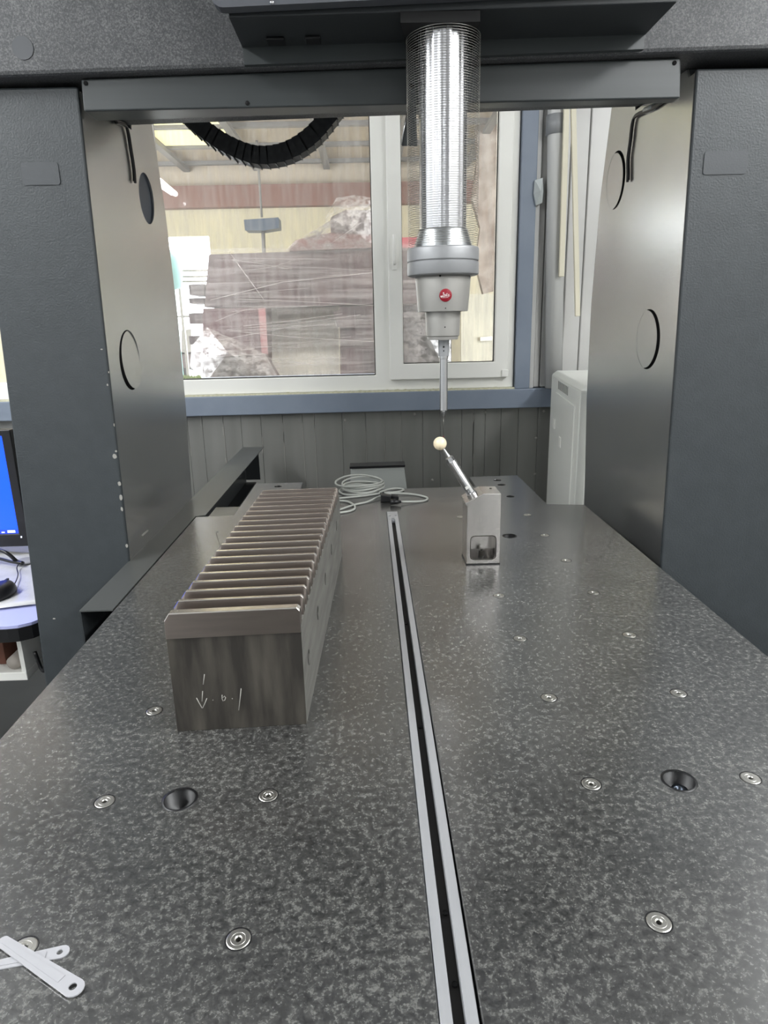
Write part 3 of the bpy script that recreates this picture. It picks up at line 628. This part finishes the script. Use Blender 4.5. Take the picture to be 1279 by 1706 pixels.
# ------------------------------------------------------------------ two plastic strips in front
def pstrip(p, q, w0, w1, z, label, lift=0):
    p, q = Vector((p.x, p.y)), Vector((q.x, q.y)); d = (q-p); L = d.length; d.normalize(); n = Vector((-d.y, d.x))
    out = []
    for k in range(9): a = math.pi/2+math.pi*k/8; out.append((w0*math.cos(a)*.7, w0*math.sin(a)))
    for k in range(9): a = -math.pi/2+math.pi*k/8; out.append((L-w1+w1*math.cos(a), w1*math.sin(a)))
    hole = circ(L-w1*1.25, 0, w1*.42, 14)
    def fn(u, v, t):
        P = p+d*u+n*v; return (P.x, P.y, z+t+lift*u/L)
    r_ = thing('plastic_strip', (p.x, p.y, z), label, 'strip', None)
    plate([out, hole], fn, 0, .0012).build('strip_body', STRIPM, r_)
    mb = MB(); mb.prism([(w0*.4, w0*.35), (L-w1*3, w1*.45), (L-w1*3, -w1*.45), (w0*.4, -w0*.35)], fn, .0012, .0018); mb.build('strip_ridge', STRIPM, r_)
pstrip(atz(-25, 1612, .001), atz(116, 1583, .001), .0050, .0068, .0002, 'lower white plastic strip with an end hole, lying under the other strip')
pstrip(atz(4, 1569, .002), atz(135, 1654, .002), .0055, .0085, .0022, 'upper white plastic strip crossed over the other one in the left front corner', -.0002)

# ------------------------------------------------------------------ cables on the columns
def harness(pts, sd, label):
    o = thing('sensor_cable', pts[0], label, 'cable')
    for k in range(2):
        P = [Vector(p)+Vector((-sd*(.004), .007*k, -.003*k)) for p in pts]
        MB().tube(smooth_path(P, 6), .0035, 7).build('cable', BLACKP, o)
    return o
xl = lambda z: -.672+.0215*z; xr = lambda z: .672-.0215*z
def onL(px, py): p = at(px, py, 0, -.650); return (xl(p.z)+.002, p.y, p.z)
def onR(px, py): p = at(px, py, 0, .650); return (xr(p.z)-.002, p.y, p.z)
h1 = harness([onL(186, 200), onL(200, 204), onL(207, 214), onL(213, 245), onL(219, 280), onL(221, 302)], -1, 'black sensor cable running down the left column into its open hole')
h2 = harness([onR(1118, 160), onR(1096, 176), onR(1078, 184), onR(1063, 192), onR(1058, 205), onR(1054, 235), onR(1050, 262), onR(1049, 300)], 1, 'black sensor cable with a clear plug on the right column')
a, b = Vector(onR(1091, 178)), Vector(onR(1077, 184))
MB().tube([a, b], .008, 10).build('plug', CLEAR, h2)
a, b = Vector(onL(192, 201)), Vector(onL(203, 206))
MB().tube([a, b], .006, 10).build('plug', CLEAR, h1)

# ------------------------------------------------------------------ drag chain hanging behind the beam
ch = thing('drag_chain', (-.38, 1.58, 1.3), 'black drag chain hanging in a loop in front of the window', 'cable chain')
Yc = 1.58
cp = [aty(x, y, Yc) for x, y in ((255, 120), (283, 160), (314, 192), (347, 222), (386, 247), (430, 262), (475, 257), (515, 234), (546, 200), (572, 160), (590, 120))]
cpath = smooth_path(cp, 10); acc = [0]
for i in range(1, len(cpath)): acc.append(acc[-1]+(cpath[i]-cpath[i-1]).length)
nL = 34; lk0 = None
def on(s):
    for i in range(1, len(acc)):
        if acc[i] >= s: t = (s-acc[i-1])/(acc[i]-acc[i-1]); return cpath[i-1].lerp(cpath[i], t), (cpath[i]-cpath[i-1]).normalized()
    return cpath[-1], (cpath[-1]-cpath[-2]).normalized()
pl_ = acc[-1]/nL
lm = MB().prism([(-pl_*.56, -.022), (pl_*.50, -.0235), (pl_*.62, -.028), (pl_*.62, -.020), (pl_*.56, .022), (-pl_*.50, .0245)], XZ, -.03, .03)
for k in range(nL):
    p, t = on(pl_*(k+.5))
    if lk0 is None: lk0 = lm.build('chain_link', RUBBER, ch, bevel=.002, seg=1, org=(0, 0, 0)); o = lk0
    else: o = lk0.copy(); C.objects.link(o); o.parent = ch
    o.location = p-ch.location; o.rotation_euler = (0, -math.atan2(t.z, t.x), 0)
MB().box(cp[0].x-.03, cp[0].x+.03, 1.43, 1.61, cp[0].z-.01, cp[0].z+.05).build('chain_bracket', PAINT_D, ch)
MB().box(cp[-1].x-.03, cp[-1].x+.03, 1.43, 1.61, cp[-1].z-.01, cp[-1].z+.05).build('chain_bracket', PAINT_D, ch)

# ------------------------------------------------------------------ white cabinet, grey cover box, hanging strips
cn = Vector((.711, 1.95, 0)); dirs = Vector((.118, .83, 0)); Ld = dirs.length; dirs.normalize(); nrm = Vector((dirs.y, -dirs.x, 0))
cabn = thing('network_cabinet', (.95, 2.3, FZ), 'white sheet-metal cabinet with vent slots, standing between right column and back wall', 'cabinet')
def cf(u, v, z): p = cn+dirs*u+nrm*v; return (p.x, p.y, z)    # u back along the side, v to the right along the front
zt = .322
cb_ = MB(); cb_.hexa([cf(0, 0, FZ), cf(0, .55, FZ), cf(Ld, .55, FZ), cf(Ld, 0, FZ), cf(0, 0, zt-.02), cf(0, .55, zt-.02), cf(Ld, .55, zt-.02), cf(Ld, 0, zt-.02)])
cb_.hexa([cf(0, 0, zt-.0195), cf(0, .55, zt-.0195), cf(Ld, .55, zt-.0195), cf(Ld, 0, zt-.0195), cf(.03, .02, zt), cf(.03, .53, zt), cf(Ld-.02, .53, zt), cf(Ld-.02, .02, zt)])
cb_.build('cabinet_body', CABW, cabn, bevel=.004)
sp = MB(); sp.hexa([cf(.10, -.004, FZ+.1), cf(.10, .002, FZ+.1), cf(Ld-.20, .002, FZ+.1), cf(Ld-.20, -.004, FZ+.1), cf(.10, -.004, zt-.085), cf(.10, .002, zt-.085), cf(Ld-.20, .002, zt-.085), cf(Ld-.20, -.004, zt-.085)])
sidep = sp.build('side_panel', CABW, cabn, bevel=.002)
for u, z in ((.40, .02), (Ld-.22, .07)):
    MB().hexa([cf(u, -.008, z), cf(u, -.003, z), cf(u+.05, -.003, z), cf(u+.05, -.008, z), cf(u, -.008, z+.045), cf(u, -.003, z+.045), cf(u+.05, -.003, z+.045), cf(u+.05, -.008, z+.045)]).build('side_latch', PVC, sidep, bevel=.002)
MB().hexa([cf(-.022, .03, FZ+.05), cf(-.022, .53, FZ+.05), cf(-.001, .53, FZ+.05), cf(-.001, .03, FZ+.05), cf(-.022, .03, zt-.08), cf(-.022, .53, zt-.08), cf(-.001, .53, zt-.08), cf(-.001, .03, zt-.08)]).build('front_door', CABW, cabn, bevel=.003)
for k in range(9):
    u = .30+.034*k
    MB().hexa([cf(u, -.0015, zt-.065), cf(u, .002, zt-.065), cf(u+.008, .002, zt-.065), cf(u+.008, -.0015, zt-.065), cf(u+.006, -.0015, zt-.03), cf(u+.006, .002, zt-.03), cf(u+.014, .002, zt-.03), cf(u+.014, -.0015, zt-.03)]).build('vent_slot', MATS['desk_grey_v'] if 'desk_grey_v' in MATS else mat('desk_grey_v', (96, 98, 96), .6), cabn)
gb = thing('machine_cover_box', (-.03, 2.2, FZ), 'light grey tapered cover box with a black top edge behind the table', 'cover')
tl, tr, bl, b_r = aty(584, 781, 2.2), aty(673, 778, 2.2), aty(581, 815, 2.16), aty(683, 817, 2.16)
lo = -.86
def ext(t, b):  k = (lo-t.z)/(b.z-t.z); return Vector((t.x+(b.x-t.x)*k*.5, t.y+(b.y-t.y)*.6, lo))
L2, R2 = ext(tl, bl), ext(tr, b_r)
MB().hexa([(L2.x, L2.y, FZ), (R2.x, R2.y, FZ), (R2.x, 2.5, FZ), (L2.x, 2.5, FZ), tl, tr, (tr.x, 2.26, tr.z), (tl.x, 2.26, tl.z)]).build('cover_shell', BOXG, gb, bevel=.004)
MB().hexa([(tl.x-.004, 2.194, tl.z+.001), (tr.x+.004, 2.194, tr.z+.001), (tr.x+.004, 2.27, tr.z+.001), (tl.x-.004, 2.27, tl.z+.001), (tl.x-.004, 2.194, tl.z+.010), (tr.x+.004, 2.194, tr.z+.010), (tr.x+.004, 2.27, tr.z+.010), (tl.x-.004, 2.27, tl.z+.010)]).build('top_edge', BLACKP, gb)
for px0, px1, q0, q1, w_, lab in ((943.5, 180, 935, 461, 8.5, 'left cream conduit strip hanging on the white wall right of the window post'), (955, 180, 962, 527, 8, 'right cream conduit strip, the longer one hanging on the white wall')):
    a, b = aty(px0, px1, 2.79), aty(q0, q1, 2.79); a2 = a+(a-b)*(.06 if q1 < 500 else .045)
    w = w_/2/338
    o = thing('conduit_strip', (a2.x, 2.82, a2.z), lab, 'conduit')
    MB().hexa([(b.x-w, 2.785, b.z), (b.x+w, 2.785, b.z), (b.x+w, 2.80, b.z), (b.x-w, 2.80, b.z), (a2.x-w, 2.785, a2.z), (a2.x+w, 2.785, a2.z), (a2.x+w, 2.80, a2.z), (a2.x-w, 2.80, a2.z)]).build('strip', CREAM, o, bevel=.003)
    MB().box(a2.x-.006, a2.x+.006, 2.8005, 2.808, a2.z-.02, a2.z+.02).build('hook', BLACKP, o)
pp = thing('white_pipe', (.81, 2.83, .3), 'glossy white vertical pipe between window post and the cream conduits', 'pipe')
a, b = aty(930, 180, 2.83), aty(924, 640, 2.83)
MB().tube([(b.x, 2.853, .232), (a.x, 2.853, a.z), (a.x, 2.853, 2.29)], .042, 20).build('pipe_body', mat('glossy_pipe', (206, 206, 204), .22), pp)
MB().tube([(a.x, 2.853, 1.36), (a.x, 2.853, 1.44)], .046, 20).build('pipe_sleeve', mat('pipe_sleeve_grey', (150, 152, 154), .4), pp)
bgp = thing('plastic_wrap', (.77, 2.86, 1.0), 'crumpled clear plastic wrap stuck beside the window post', 'plastic wrap')
mb = MB(); P = [aty(x, y, 2.85) for x, y in ((891, 300), (904, 296), (905, 320), (903, 338), (893, 342), (889, 322))]
cc = sum(P, Vector())/6; vs = [cc+Vector((0, -.03, 0))]+[tuple(p) for p in P]+[tuple(p+Vector((0, .02, 0))) for p in P]
mb.add(vs, [(0, i+1, (i+1) % 6+1) for i in range(6)]+[(i+1, i+7, (i+1) % 6+7, (i+1) % 6+1) for i in range(6)]); mb.build('wrap', CLEAR, bgp)

# ------------------------------------------------------------------ desk with monitor, left
DZ = -.18
dk = thing('desk', (-1.5, 1.4, FZ), 'desk with white top coloured by the blue monitor glow and black rounded edge behind the left column', 'desk')
dr = [(-2.4, 1.12), (-1.02, 1.12)]+[(-1.02+.075*math.sin(math.radians(a)), 1.195-.075*math.cos(math.radians(a))) for a in (20, 45, 70, 90)]+[(-.945, 1.85), (-2.4, 1.85)]
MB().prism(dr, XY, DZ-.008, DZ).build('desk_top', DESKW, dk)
MB().prism([(u*1.0, v-.002) for u, v in dr], XY, DZ-.045, DZ-.0082).build('desk_edge', BLACKP, dk, bevel=.01)
MB().box(-.985, -.955, 1.28, 1.80, FZ, DZ-.046).build('desk_side', mat('desk_side_grey', (92, 94, 98), .5), dk)
MB().box(-2.3, -2.26, 1.25, 1.80, FZ, DZ-.046).build('desk_side', MATS['desk_side_grey'], dk)
MB().box(-2.259, -.986, 1.76, 1.79, -.55, DZ-.046).build('desk_back', MATS['desk_side_grey'], dk)
sh = thing('desk_shelf', (-1.4, 1.3, -.4), 'white hanging shelf under the desk holding a brown box', 'shelf')
a = aty(44, 1120, 1.2)
zsh = a.z
MB().box(-2.2, a.x, 1.2, 1.55, zsh-.025, zsh).build('shelf_board', PVC, sh, bevel=.002)
MB().box(a.x-.012, a.x, 1.2, 1.55, zsh, DZ-.046).build('shelf_side', PVC, sh)
a2 = aty(11, 1108, 1.25)
o = MB().box(a2.x-.30, a2.x, 1.25, 1.45, zsh+.0005, zsh+.13).build('carton', BROWN, org=(a2.x-.15, 1.35, zsh), bevel=.002)
tag(o, 'brown carton on the white shelf under the desk', 'box')
a3 = aty(25, 1100, 1.225)
rl = thing('paper_roll', (a3.x, 1.23, zsh), 'grey paper roll lying beside the brown carton on the shelf', 'roll')
MB().tube([(a3.x, 1.215, zsh+.0215), (a3.x, 1.40, zsh+.0215)], .0195, 16).build('roll_body', mat('roll_grey', (168, 160, 152), .8), rl)
o = MB().tube(smooth_path([aty(58, 1086, 1.17), aty(68, 1112, 1.17), aty(74, 1116, 1.165), aty(76, 1085, 1.16), aty(70, 1064, 1.16)], 6), .005, 8).build('desk_cable', BLACKP)
tag(o, 'black cable loop hanging below the right corner of the desk', 'cable')
# white film on the desk
fl_ = MB(); pts = [atz(x, y, DZ+.001) for x, y in ((-40, 924), (48, 921), (62, 1003), (40, 1006), (20, 1011), (-40, 1009))]
pts[1].x = min(pts[1].x, -.97); pts[2].x = min(pts[2].x, -.955)
n = len(pts); nx = 12
gv = []; gf = []
for i in range(nx+1):
    for j in range(nx+1):
        u, v = i/nx, j/nx; x = -1.7+(.735)*u; y = 1.24+.5*v
        gv.append((x, y+.03*math.sin(7*u), DZ+.002+.005*abs(math.sin(9*u+4*v)*math.sin(6*v-2*u))))
for i in range(nx):
    for j in range(nx): a_ = i*(nx+1)+j; gf.append((a_, a_+nx+1, a_+nx+2, a_+1))
fl_.add(gv, gf, smooth=True); o = fl_.build('plastic_sheet', PAPER); sm_ = o.modifiers.new('thick', 'SOLIDIFY'); sm_.thickness = .001
tag(o, 'wrinkled white plastic sheet spread over the desk top', 'sheet')
# monitor
mo = thing('monitor', (-1.52, 1.72, DZ), 'black computer monitor with a plain blue screen on the desk', 'monitor')
My = 1.70
st, sb = aty(8, 726, My), aty(27, 889, My)
mx1 = (st.x+sb.x)/2; mz1, mz0 = st.z, sb.z
ML = mx1-.50
plate([[(ML-.02, mz0-.045), (mx1+.03, mz0-.045), (mx1+.03, mz1+.02), (ML-.02, mz1+.02)], [(ML, mz0), (mx1, mz0), (mx1, mz1), (ML, mz1)]], XZ, My-.004, My+.02).build('bezel', BLACKP, mo, bevel=.003)
MB().box(ML-.018, mx1+.028, My+.0205, My+.045, mz0-.04, mz1+.018).build('back_shell', BLACKP, mo, bevel=.006)
scr = MB().box(ML, mx1, My+.002, My+.01, mz0, mz1).build('screen', SCREEN, mo)
tb_ = MB(); tb_.box(ML, mx1, My+.0008, My+.002, mz0, mz0+.014); tb_.build('taskbar', mat('taskbar_blue', (30, 60, 190), .4, emit=.8), scr)
ic = MB()
for k, (o0, w) in enumerate(((.012, .026), (.048, .010), (.066, .007), (.080, .007), (.094, .006), (.108, .005))):
    ic.box(mx1-o0-w, mx1-o0, My+.0002, My+.0008, mz0+.0035, mz0+.0075)
    if k == 0: ic.box(mx1-o0-w, mx1-o0, My+.0002, My+.0008, mz0+.009, mz0+.012)
ic.build('taskbar_icons', ICON, scr)
MB().box(mx1+.006, mx1+.010, My-.006, My-.0035, mz0-.014, mz0-.008).build('power_light', ICON, mo)
MB().box(mx1-.30, mx1-.20, My+.03, My+.055, DZ+.018, mz0+.1).box(mx1-.36, mx1-.14, My-.06, My+.10, DZ+.008, DZ+.02).build('monitor_stand', BLACKP, mo, bevel=.004)
o = MB().lathe([(0, .006), (.028, .006), (.032, .003), (.032, 0), (0, 0)], (atz(44, 935, DZ+.008).x-.0, atz(44, 935, DZ+.008).y, DZ+.0075), n=24).build('cable_grommet', mat('grommet_grey', (150, 150, 152), .5), org=tuple(atz(44, 935, DZ+.008)))
tag(o, 'round grey grommet on the desk where the black cables end', 'grommet')
o = MB().tube(smooth_path([atz(-25, 912, DZ+.06), atz(0, 917, DZ+.06), atz(14, 923, DZ+.05), atz(28, 935, DZ+.02), atz(38, 938, DZ+.018)], 6), .006, 8).tube(smooth_path([atz(-25, 926, DZ+.03), atz(0, 931, DZ+.025), atz(20, 936, DZ+.02), atz(38, 938.5, DZ+.018)], 6), .005, 8).build('cable_bundle', BLACKP)
tag(o, 'black cable bundle crossing the desk below the monitor', 'cable')
ms = thing('mouse', tuple(atz(4, 985, DZ+.01)), 'black computer mouse with a thin cord on the white sheet', 'mouse')
c = atz(2, 985, DZ+.02); mb = MB(); vs = []; fs = []
for i in range(9):
    for j in range(16):
        ph = math.pi/2*i/8; a = 2*math.pi*j/16; vs.append((c.x+.034*math.cos(a)*math.cos(ph)**.6-.0*j, c.y+.058*math.sin(a)*math.cos(ph)**.6, DZ+.009+.036*math.sin(ph)))
for i in range(8):
    for j in range(16): fs.append((i*16+j, i*16+(j+1) % 16, (i+1)*16+(j+1) % 16, (i+1)*16+j))
fs.append(tuple(range(15, -1, -1)))
mb.add(vs, fs, smooth=True); mb.build('mouse_shell', BLACKP, ms)
MB().box(c.x-.003, c.x+.003, c.y+.02, c.y+.045, DZ+.038, DZ+.043).build('scroll_wheel', RUBBER, ms)
MB().tube(smooth_path([(c.x+.0, c.y+.055, DZ+.02), atz(24, 973, DZ+.016), atz(30, 958, DZ+.016), atz(28, 946, DZ+.016), atz(32, 939, DZ+.018)], 6), .0018, 6).build('mouse_cord', BLACKP, ms)

# ------------------------------------------------------------------ workshop beyond the window
struct('floor_workshop', MB().box(-7, 6, YW+.15, 8.1, FZ-.05, FZ), mat('workshop_floor', (120, 116, 110), .7))
dx0, dx1 = -3.1, -1.88
yb_ = 8.0
wk = struct('wall_workshop', MB().box(-7, dx0, yb_, yb_+.1, FZ, 1.92).box(dx1, 6, yb_, yb_+.1, FZ, 1.92).box(dx0, dx1, yb_, yb_+.1, 1.60, 1.92), YELW)
struct('wall_workshop_upper', MB().box(-7, 6, yb_, yb_+.1, 1.921, 2.75), TANW)
struct('wall_workshop_left', MB().box(-7.1, -7, YW+.1, 8.1, FZ, 2.8), YELW)
struct('wall_workshop_right', MB().box(6, 6.1, YW+.1, 8.1, FZ, 2.8), YELW)
struct('ground_outside', MB().box(-7, 4, 8.11, 20, FZ-.06, FZ-.01), mat('pale_ground', (200, 200, 196), .9))
wc = struct('ceiling_workshop', MB().box(-7, 6, YW+.11, 8.1, 2.36, 2.42), TANW)
for k in range(7):
    y = 3.5+k*.72; MB().box(-7, 6, y, y+.06, 2.32, 2.359).build('purlin', PURL, wc)
for k in range(9):
    x = -4.5+k*.8; MB().box(x, x+.07, YW+.12, 7.99, 2.28, 2.32).build('rafter', PURL, wc)
for x, y in ((-2.48, 5.75), (-1.68, 5.75), (-2.48, 6.47), (-1.68, 6.47)):
    MB().box(x-.36, x+.36, y+.1, y+.6, 2.34, 2.3595).build('skylight', SKYL, wc)
o = MB().box(-6.9, 5.9, 7.86, 7.99, 1.885, 2.115).build('roof_beam', REDB, org=(0, 7.9, 2.0)); tag(o, 'long red-brown beam across the workshop wall seen through the glass', 'beam')
# machine wrapped in film
MY = 5.0
m_ = thing('wrapped_machine', (-.5, 5.3, FZ), 'big maroon gantry machine wrapped in clear stretch film beyond the window', 'machine')
def P5(pts, y0, y1, name, m, parent=m_, bev=.01):
    q = [aty(x, y, y0) for x, y in pts]; return MB().prism([(p.x, p.z) for p in q], XZ, y0, y1).build(name, m, parent, bevel=bev)
P5([(348, 424), (700, 412), (700, 505), (440, 512), (340, 512)], 5.02, 5.6, 'cross_beam', MDARK)
zf = lambda x: x
P5([(338, 514), (440, 512), (442, 700), (336, 720)], 5.02, 5.6, 'left_leg', MAROON)
P5([(430, 514), (442, 513), (452, 700), (444, 700)], 5.005, 5.019, 'leg_edge', mat('pale_maroon', (150, 104, 106), .5))
P5([(565, 511), (628, 509), (628, 700), (568, 700)], 5.02, 5.6, 'right_leg', MDARK)
P5([(443, 512), (564, 509), (566, 645), (446, 648)], 5.45, 5.48, 'white_panel', SHEETW)
P5([(555, 520), (566, 515), (590, 515), (592, 545), (562, 545)], 4.95, 5.02, 'bracket', MDARK)
P5([(550, 362), (575, 350), (620, 350), (626, 410), (552, 414)], 5.05, 5.5, 'motor_housing', MATS['dark_machine_grey'])
P5([(492, 400), (548, 388), (628, 392), (628, 412), (480, 418)], 4.98, 5.5, 'top_block', mat('machine_brown', (110, 82, 80), .6))
for y0, y1 in ((474, 492), (497, 506), (522, 540), (560, 574)):
    P5([(314, y0), (340, y0-1), (340, y1), (316, y1)], 5.1, 5.4, 'side_block', MDARK, bev=.004)
P5([(340, 596), (440, 590), (470, 640), (335, 655)], 4.86, 5.0, 'base_scrap', mat('base_grey_brown', (120, 100, 96), .7, rgb2=(70, 64, 62), nscale=12), bev=.02)
P5([(566, 580), (604, 578), (606, 622), (568, 624)], 4.9, 5.0, 'lower_block', MDARK)
fm = MB(); q = [aty(x, y, 4.88) for x, y in ((318, 470), (350, 416), (450, 412), (640, 402), (700, 402), (700, 660), (320, 660), (330, 560))]
fm.prism([(p.x, p.z) for p in q], XZ, 4.84, 4.846); fm.build('stretch_film', FILM, m_)
fm = MB(); q = [aty(x, y, 4.8) for x, y in ((530, 395), (548, 350), (560, 330), (590, 325), (622, 330), (630, 412), (475, 418), (490, 402))]
n = len(q); cc = sum(q, Vector())/n+Vector((0, -.15, 0))
vs = [cc]+q; fm.add([tuple(v) for v in vs], [(0, i+1, (i+1) % n+1) for i in range(n)]); o = fm.build('crumpled_film', FILMC, m_); sm_ = o.modifiers.new('t', 'SOLIDIFY'); sm_.thickness = .003
fm = MB(); q = [aty(x, y, 4.75) for x, y in ((320, 575), (345, 545), (400, 570), (442, 590), (470, 640), (330, 655), (316, 610))]
n = len(q); cc = sum(q, Vector())/n+Vector((.05, -.12, .05)); fm.add([tuple(v) for v in [cc]+q], [(0, i+1, (i+1) % n+1) for i in range(n)]); o = fm.build('crumpled_film', FILMC, m_); sm_ = o.modifiers.new('t', 'SOLIDIFY'); sm_.thickness = .003
fo_ = MB(); rr = random.Random(3)
for k in range(24):
    x0 = rr.uniform(330, 420); x1 = x0+rr.uniform(60, 280); y0 = rr.uniform(425, 610); y1 = y0+rr.uniform(-28, 22)
    p = [aty(x0, y0, 4.83), aty((x0+x1)/2, (y0+y1)/2+rr.uniform(-4, 4), 4.825), aty(min(x1, 640), y1, 4.83)]
    fo_.tube(smooth_path(p, 4), rr.uniform(.0008, .0022), 4)
for a_, b_ in (((382, 420), (440, 500)), ((330, 600), (380, 570)), ((470, 470), (640, 452)), ((545, 410), (600, 372)), ((350, 500), (470, 470))):
    fo_.tube([aty(*a_, 4.82), aty(*b_, 4.82)], .0028, 4)
fo_.build('film_folds', filmmat('film_fold', .35, .7, (3, 3, 3)), m_)['kind'] = 'stuff'
# right part of the workshop
m2 = thing('red_machine', (.42, 5.3, FZ), 'red topped machine in black film behind the opening sash', 'machine')
P5([(660, 396), (712, 394), (712, 428), (660, 430)], 5.75, 6.1, 'red_hood', PINK, m2)
P5([(650, 432), (716, 430), (752, 500), (752, 660), (650, 660)], 5.7, 6.2, 'machine_frame', mat('film_black', (60, 58, 58), .35), m2)
fm = MB(); q = [aty(x, y, 5.66) for x, y in ((652, 500), (716, 470), (750, 520), (752, 640), (652, 650))]
n = len(q); cc = sum(q, Vector())/n+Vector((.02, -.08, .03)); fm.add([tuple(v) for v in [cc]+q], [(0, i+1, (i+1) % n+1) for i in range(n)]); o = fm.build('crumpled_film', FILMC, m2); sm_ = o.modifiers.new('t', 'SOLIDIFY'); sm_.thickness = .003
cdoor = thing('cream_door', (1.1, 7.4, FZ), 'pale cream door leaf with a lever handle, seen through the sash', 'door')
P5([(768, 490), (842, 489), (842, 700), (768, 700)], 7.2, 7.26, 'door_leaf', mat('door_cream', (200, 196, 178), .5), cdoor)
P5([(800, 562), (820, 560), (820, 567), (800, 568)], 7.14, 7.2, 'door_handle', PVC, cdoor, .004)
wrapd = thing('draped_film', (1.1, 6.6, 1.0), 'grey brown sheet draped high beside the cream door', 'sheet')
P5([(792, 190), (842, 190), (842, 480), (805, 490), (792, 440), (800, 380), (786, 330), (796, 260)], 6.6, 6.7, 'drape', mat('drape_brown', (170, 160, 150), .6, rgb2=(120, 104, 92), nscale=6, bump=.4), wrapd, .02)
hk = thing('hoist_motor', tuple(aty(438, 372, 7.0)), 'dusty blue hoist block hanging before the brown beam', 'hoist')
P5([(406, 366), (464, 362), (465, 380), (440, 384), (408, 384)], 6.9, 7.1, 'hoist_body', BLUEB, hk)
a, b = aty(438, 384, 7.0), aty(440, 430, 7.0); MB().tube([a, b], .02, 8).tube([aty(436, 362, 7.0), (aty(436, 362, 7.0).x, 7.0, 2.355)], .012, 8).build('hoist_cable', PURL, hk)
tl_ = thing('tube_reflection', tuple(aty(275, 310, 5)), 'glowing white bars put in for room tubes mirrored in the window glass', 'reflection')  # glowing bars added as the reflection of the room tubes in the glass
MB().tube([aty(235, 276, 4.2), aty(292, 323, 5.6)], .02, 10).build('tube', TUBEL, tl_)
MB().tube([aty(238, 290, 4.2), aty(286, 323, 5.5)], .012, 10).build('tube', TUBEL, tl_)
a = aty(262, 294, 4.8); MB().box(a.x-.01, a.x+.01, a.y-.01, a.y+.01, a.z, 2.355).build('bar_rod', PURL, tl_)  # rod added to hang the mirrored bars
rl_ = thing('yard_railing', (-2.6, 8.6, FZ), 'pale railing outside the bright doorway', 'railing')
for py in (452, 462, 470, 528):
    a = aty(275, py, 8.6); MB().box(-4, -1.9, 8.58, 8.62, a.z-.012, a.z+.012).build('rail', PURL, rl_)
for x in (-3.3, -2.75, -2.45):
    MB().box(x, x+.03, 8.57, 8.63, FZ-.01, aty(275, 450, 8.6).z).build('rail_post', PURL, rl_)
tk = thing('yard_trolley', (-2.3, 8.9, FZ), 'dark wheeled trolley outside the doorway below the railing', 'trolley')
P5([(282, 588), (335, 586), (335, 612), (284, 614)], 8.8, 9.0, 'trolley_body', MATS['dark_machine_grey'], tk)
P5([(302, 550), (318, 548), (318, 590), (302, 590)], 8.8, 8.9, 'trolley_bin', MATS['grey_purlin'], tk)
for px in (295, 318):
    c = aty(px, 622, 8.85); MB().lathe([(.05, -.03), (.13, -.03), (.13, .03), (.05, .03)], c, (0, 1, 0), 20).build('wheel', RUBBER, tk)
bs_ = thing('pale_teal_bag', tuple(aty(286, 448, 8.3)), 'pale teal bag hanging in the bright doorway', 'bag')
mb = MB(); c = aty(286, 448, 8.3); mb.lathe([(0, -.25), (.10, -.22), (.13, -.05), (.11, .12), (.05, .2), (0, .22)], c, (0, 0, 1), 14)
mb.tube([c+Vector((0, 0, .2)), (c.x, 8.3, FZ)], .015, 6); mb.build('bag_body', TEAL, bs_)
gp = MB()
for k in range(160):
    c = aty(random.uniform(303, 335), random.uniform(627, 633), random.uniform(3.02, 3.16)); a = random.uniform(0, 6); s_ = .008
    gp.add([c+Vector((s_*math.cos(a), 0, -s_)), c+Vector((-s_*math.cos(a), s_*math.sin(a), 0)), c+Vector((0, s_*.4, s_*1.2))], [(0, 1, 2)])
o = gp.build('moss', GREEN); tag(o, 'tuft of yellow green moss on the outer window ledge', 'moss', kind='stuff')
struct('trim_5', MB().box(-2.9, .66, 2.97, 3.2, .22, .30), SILLB)
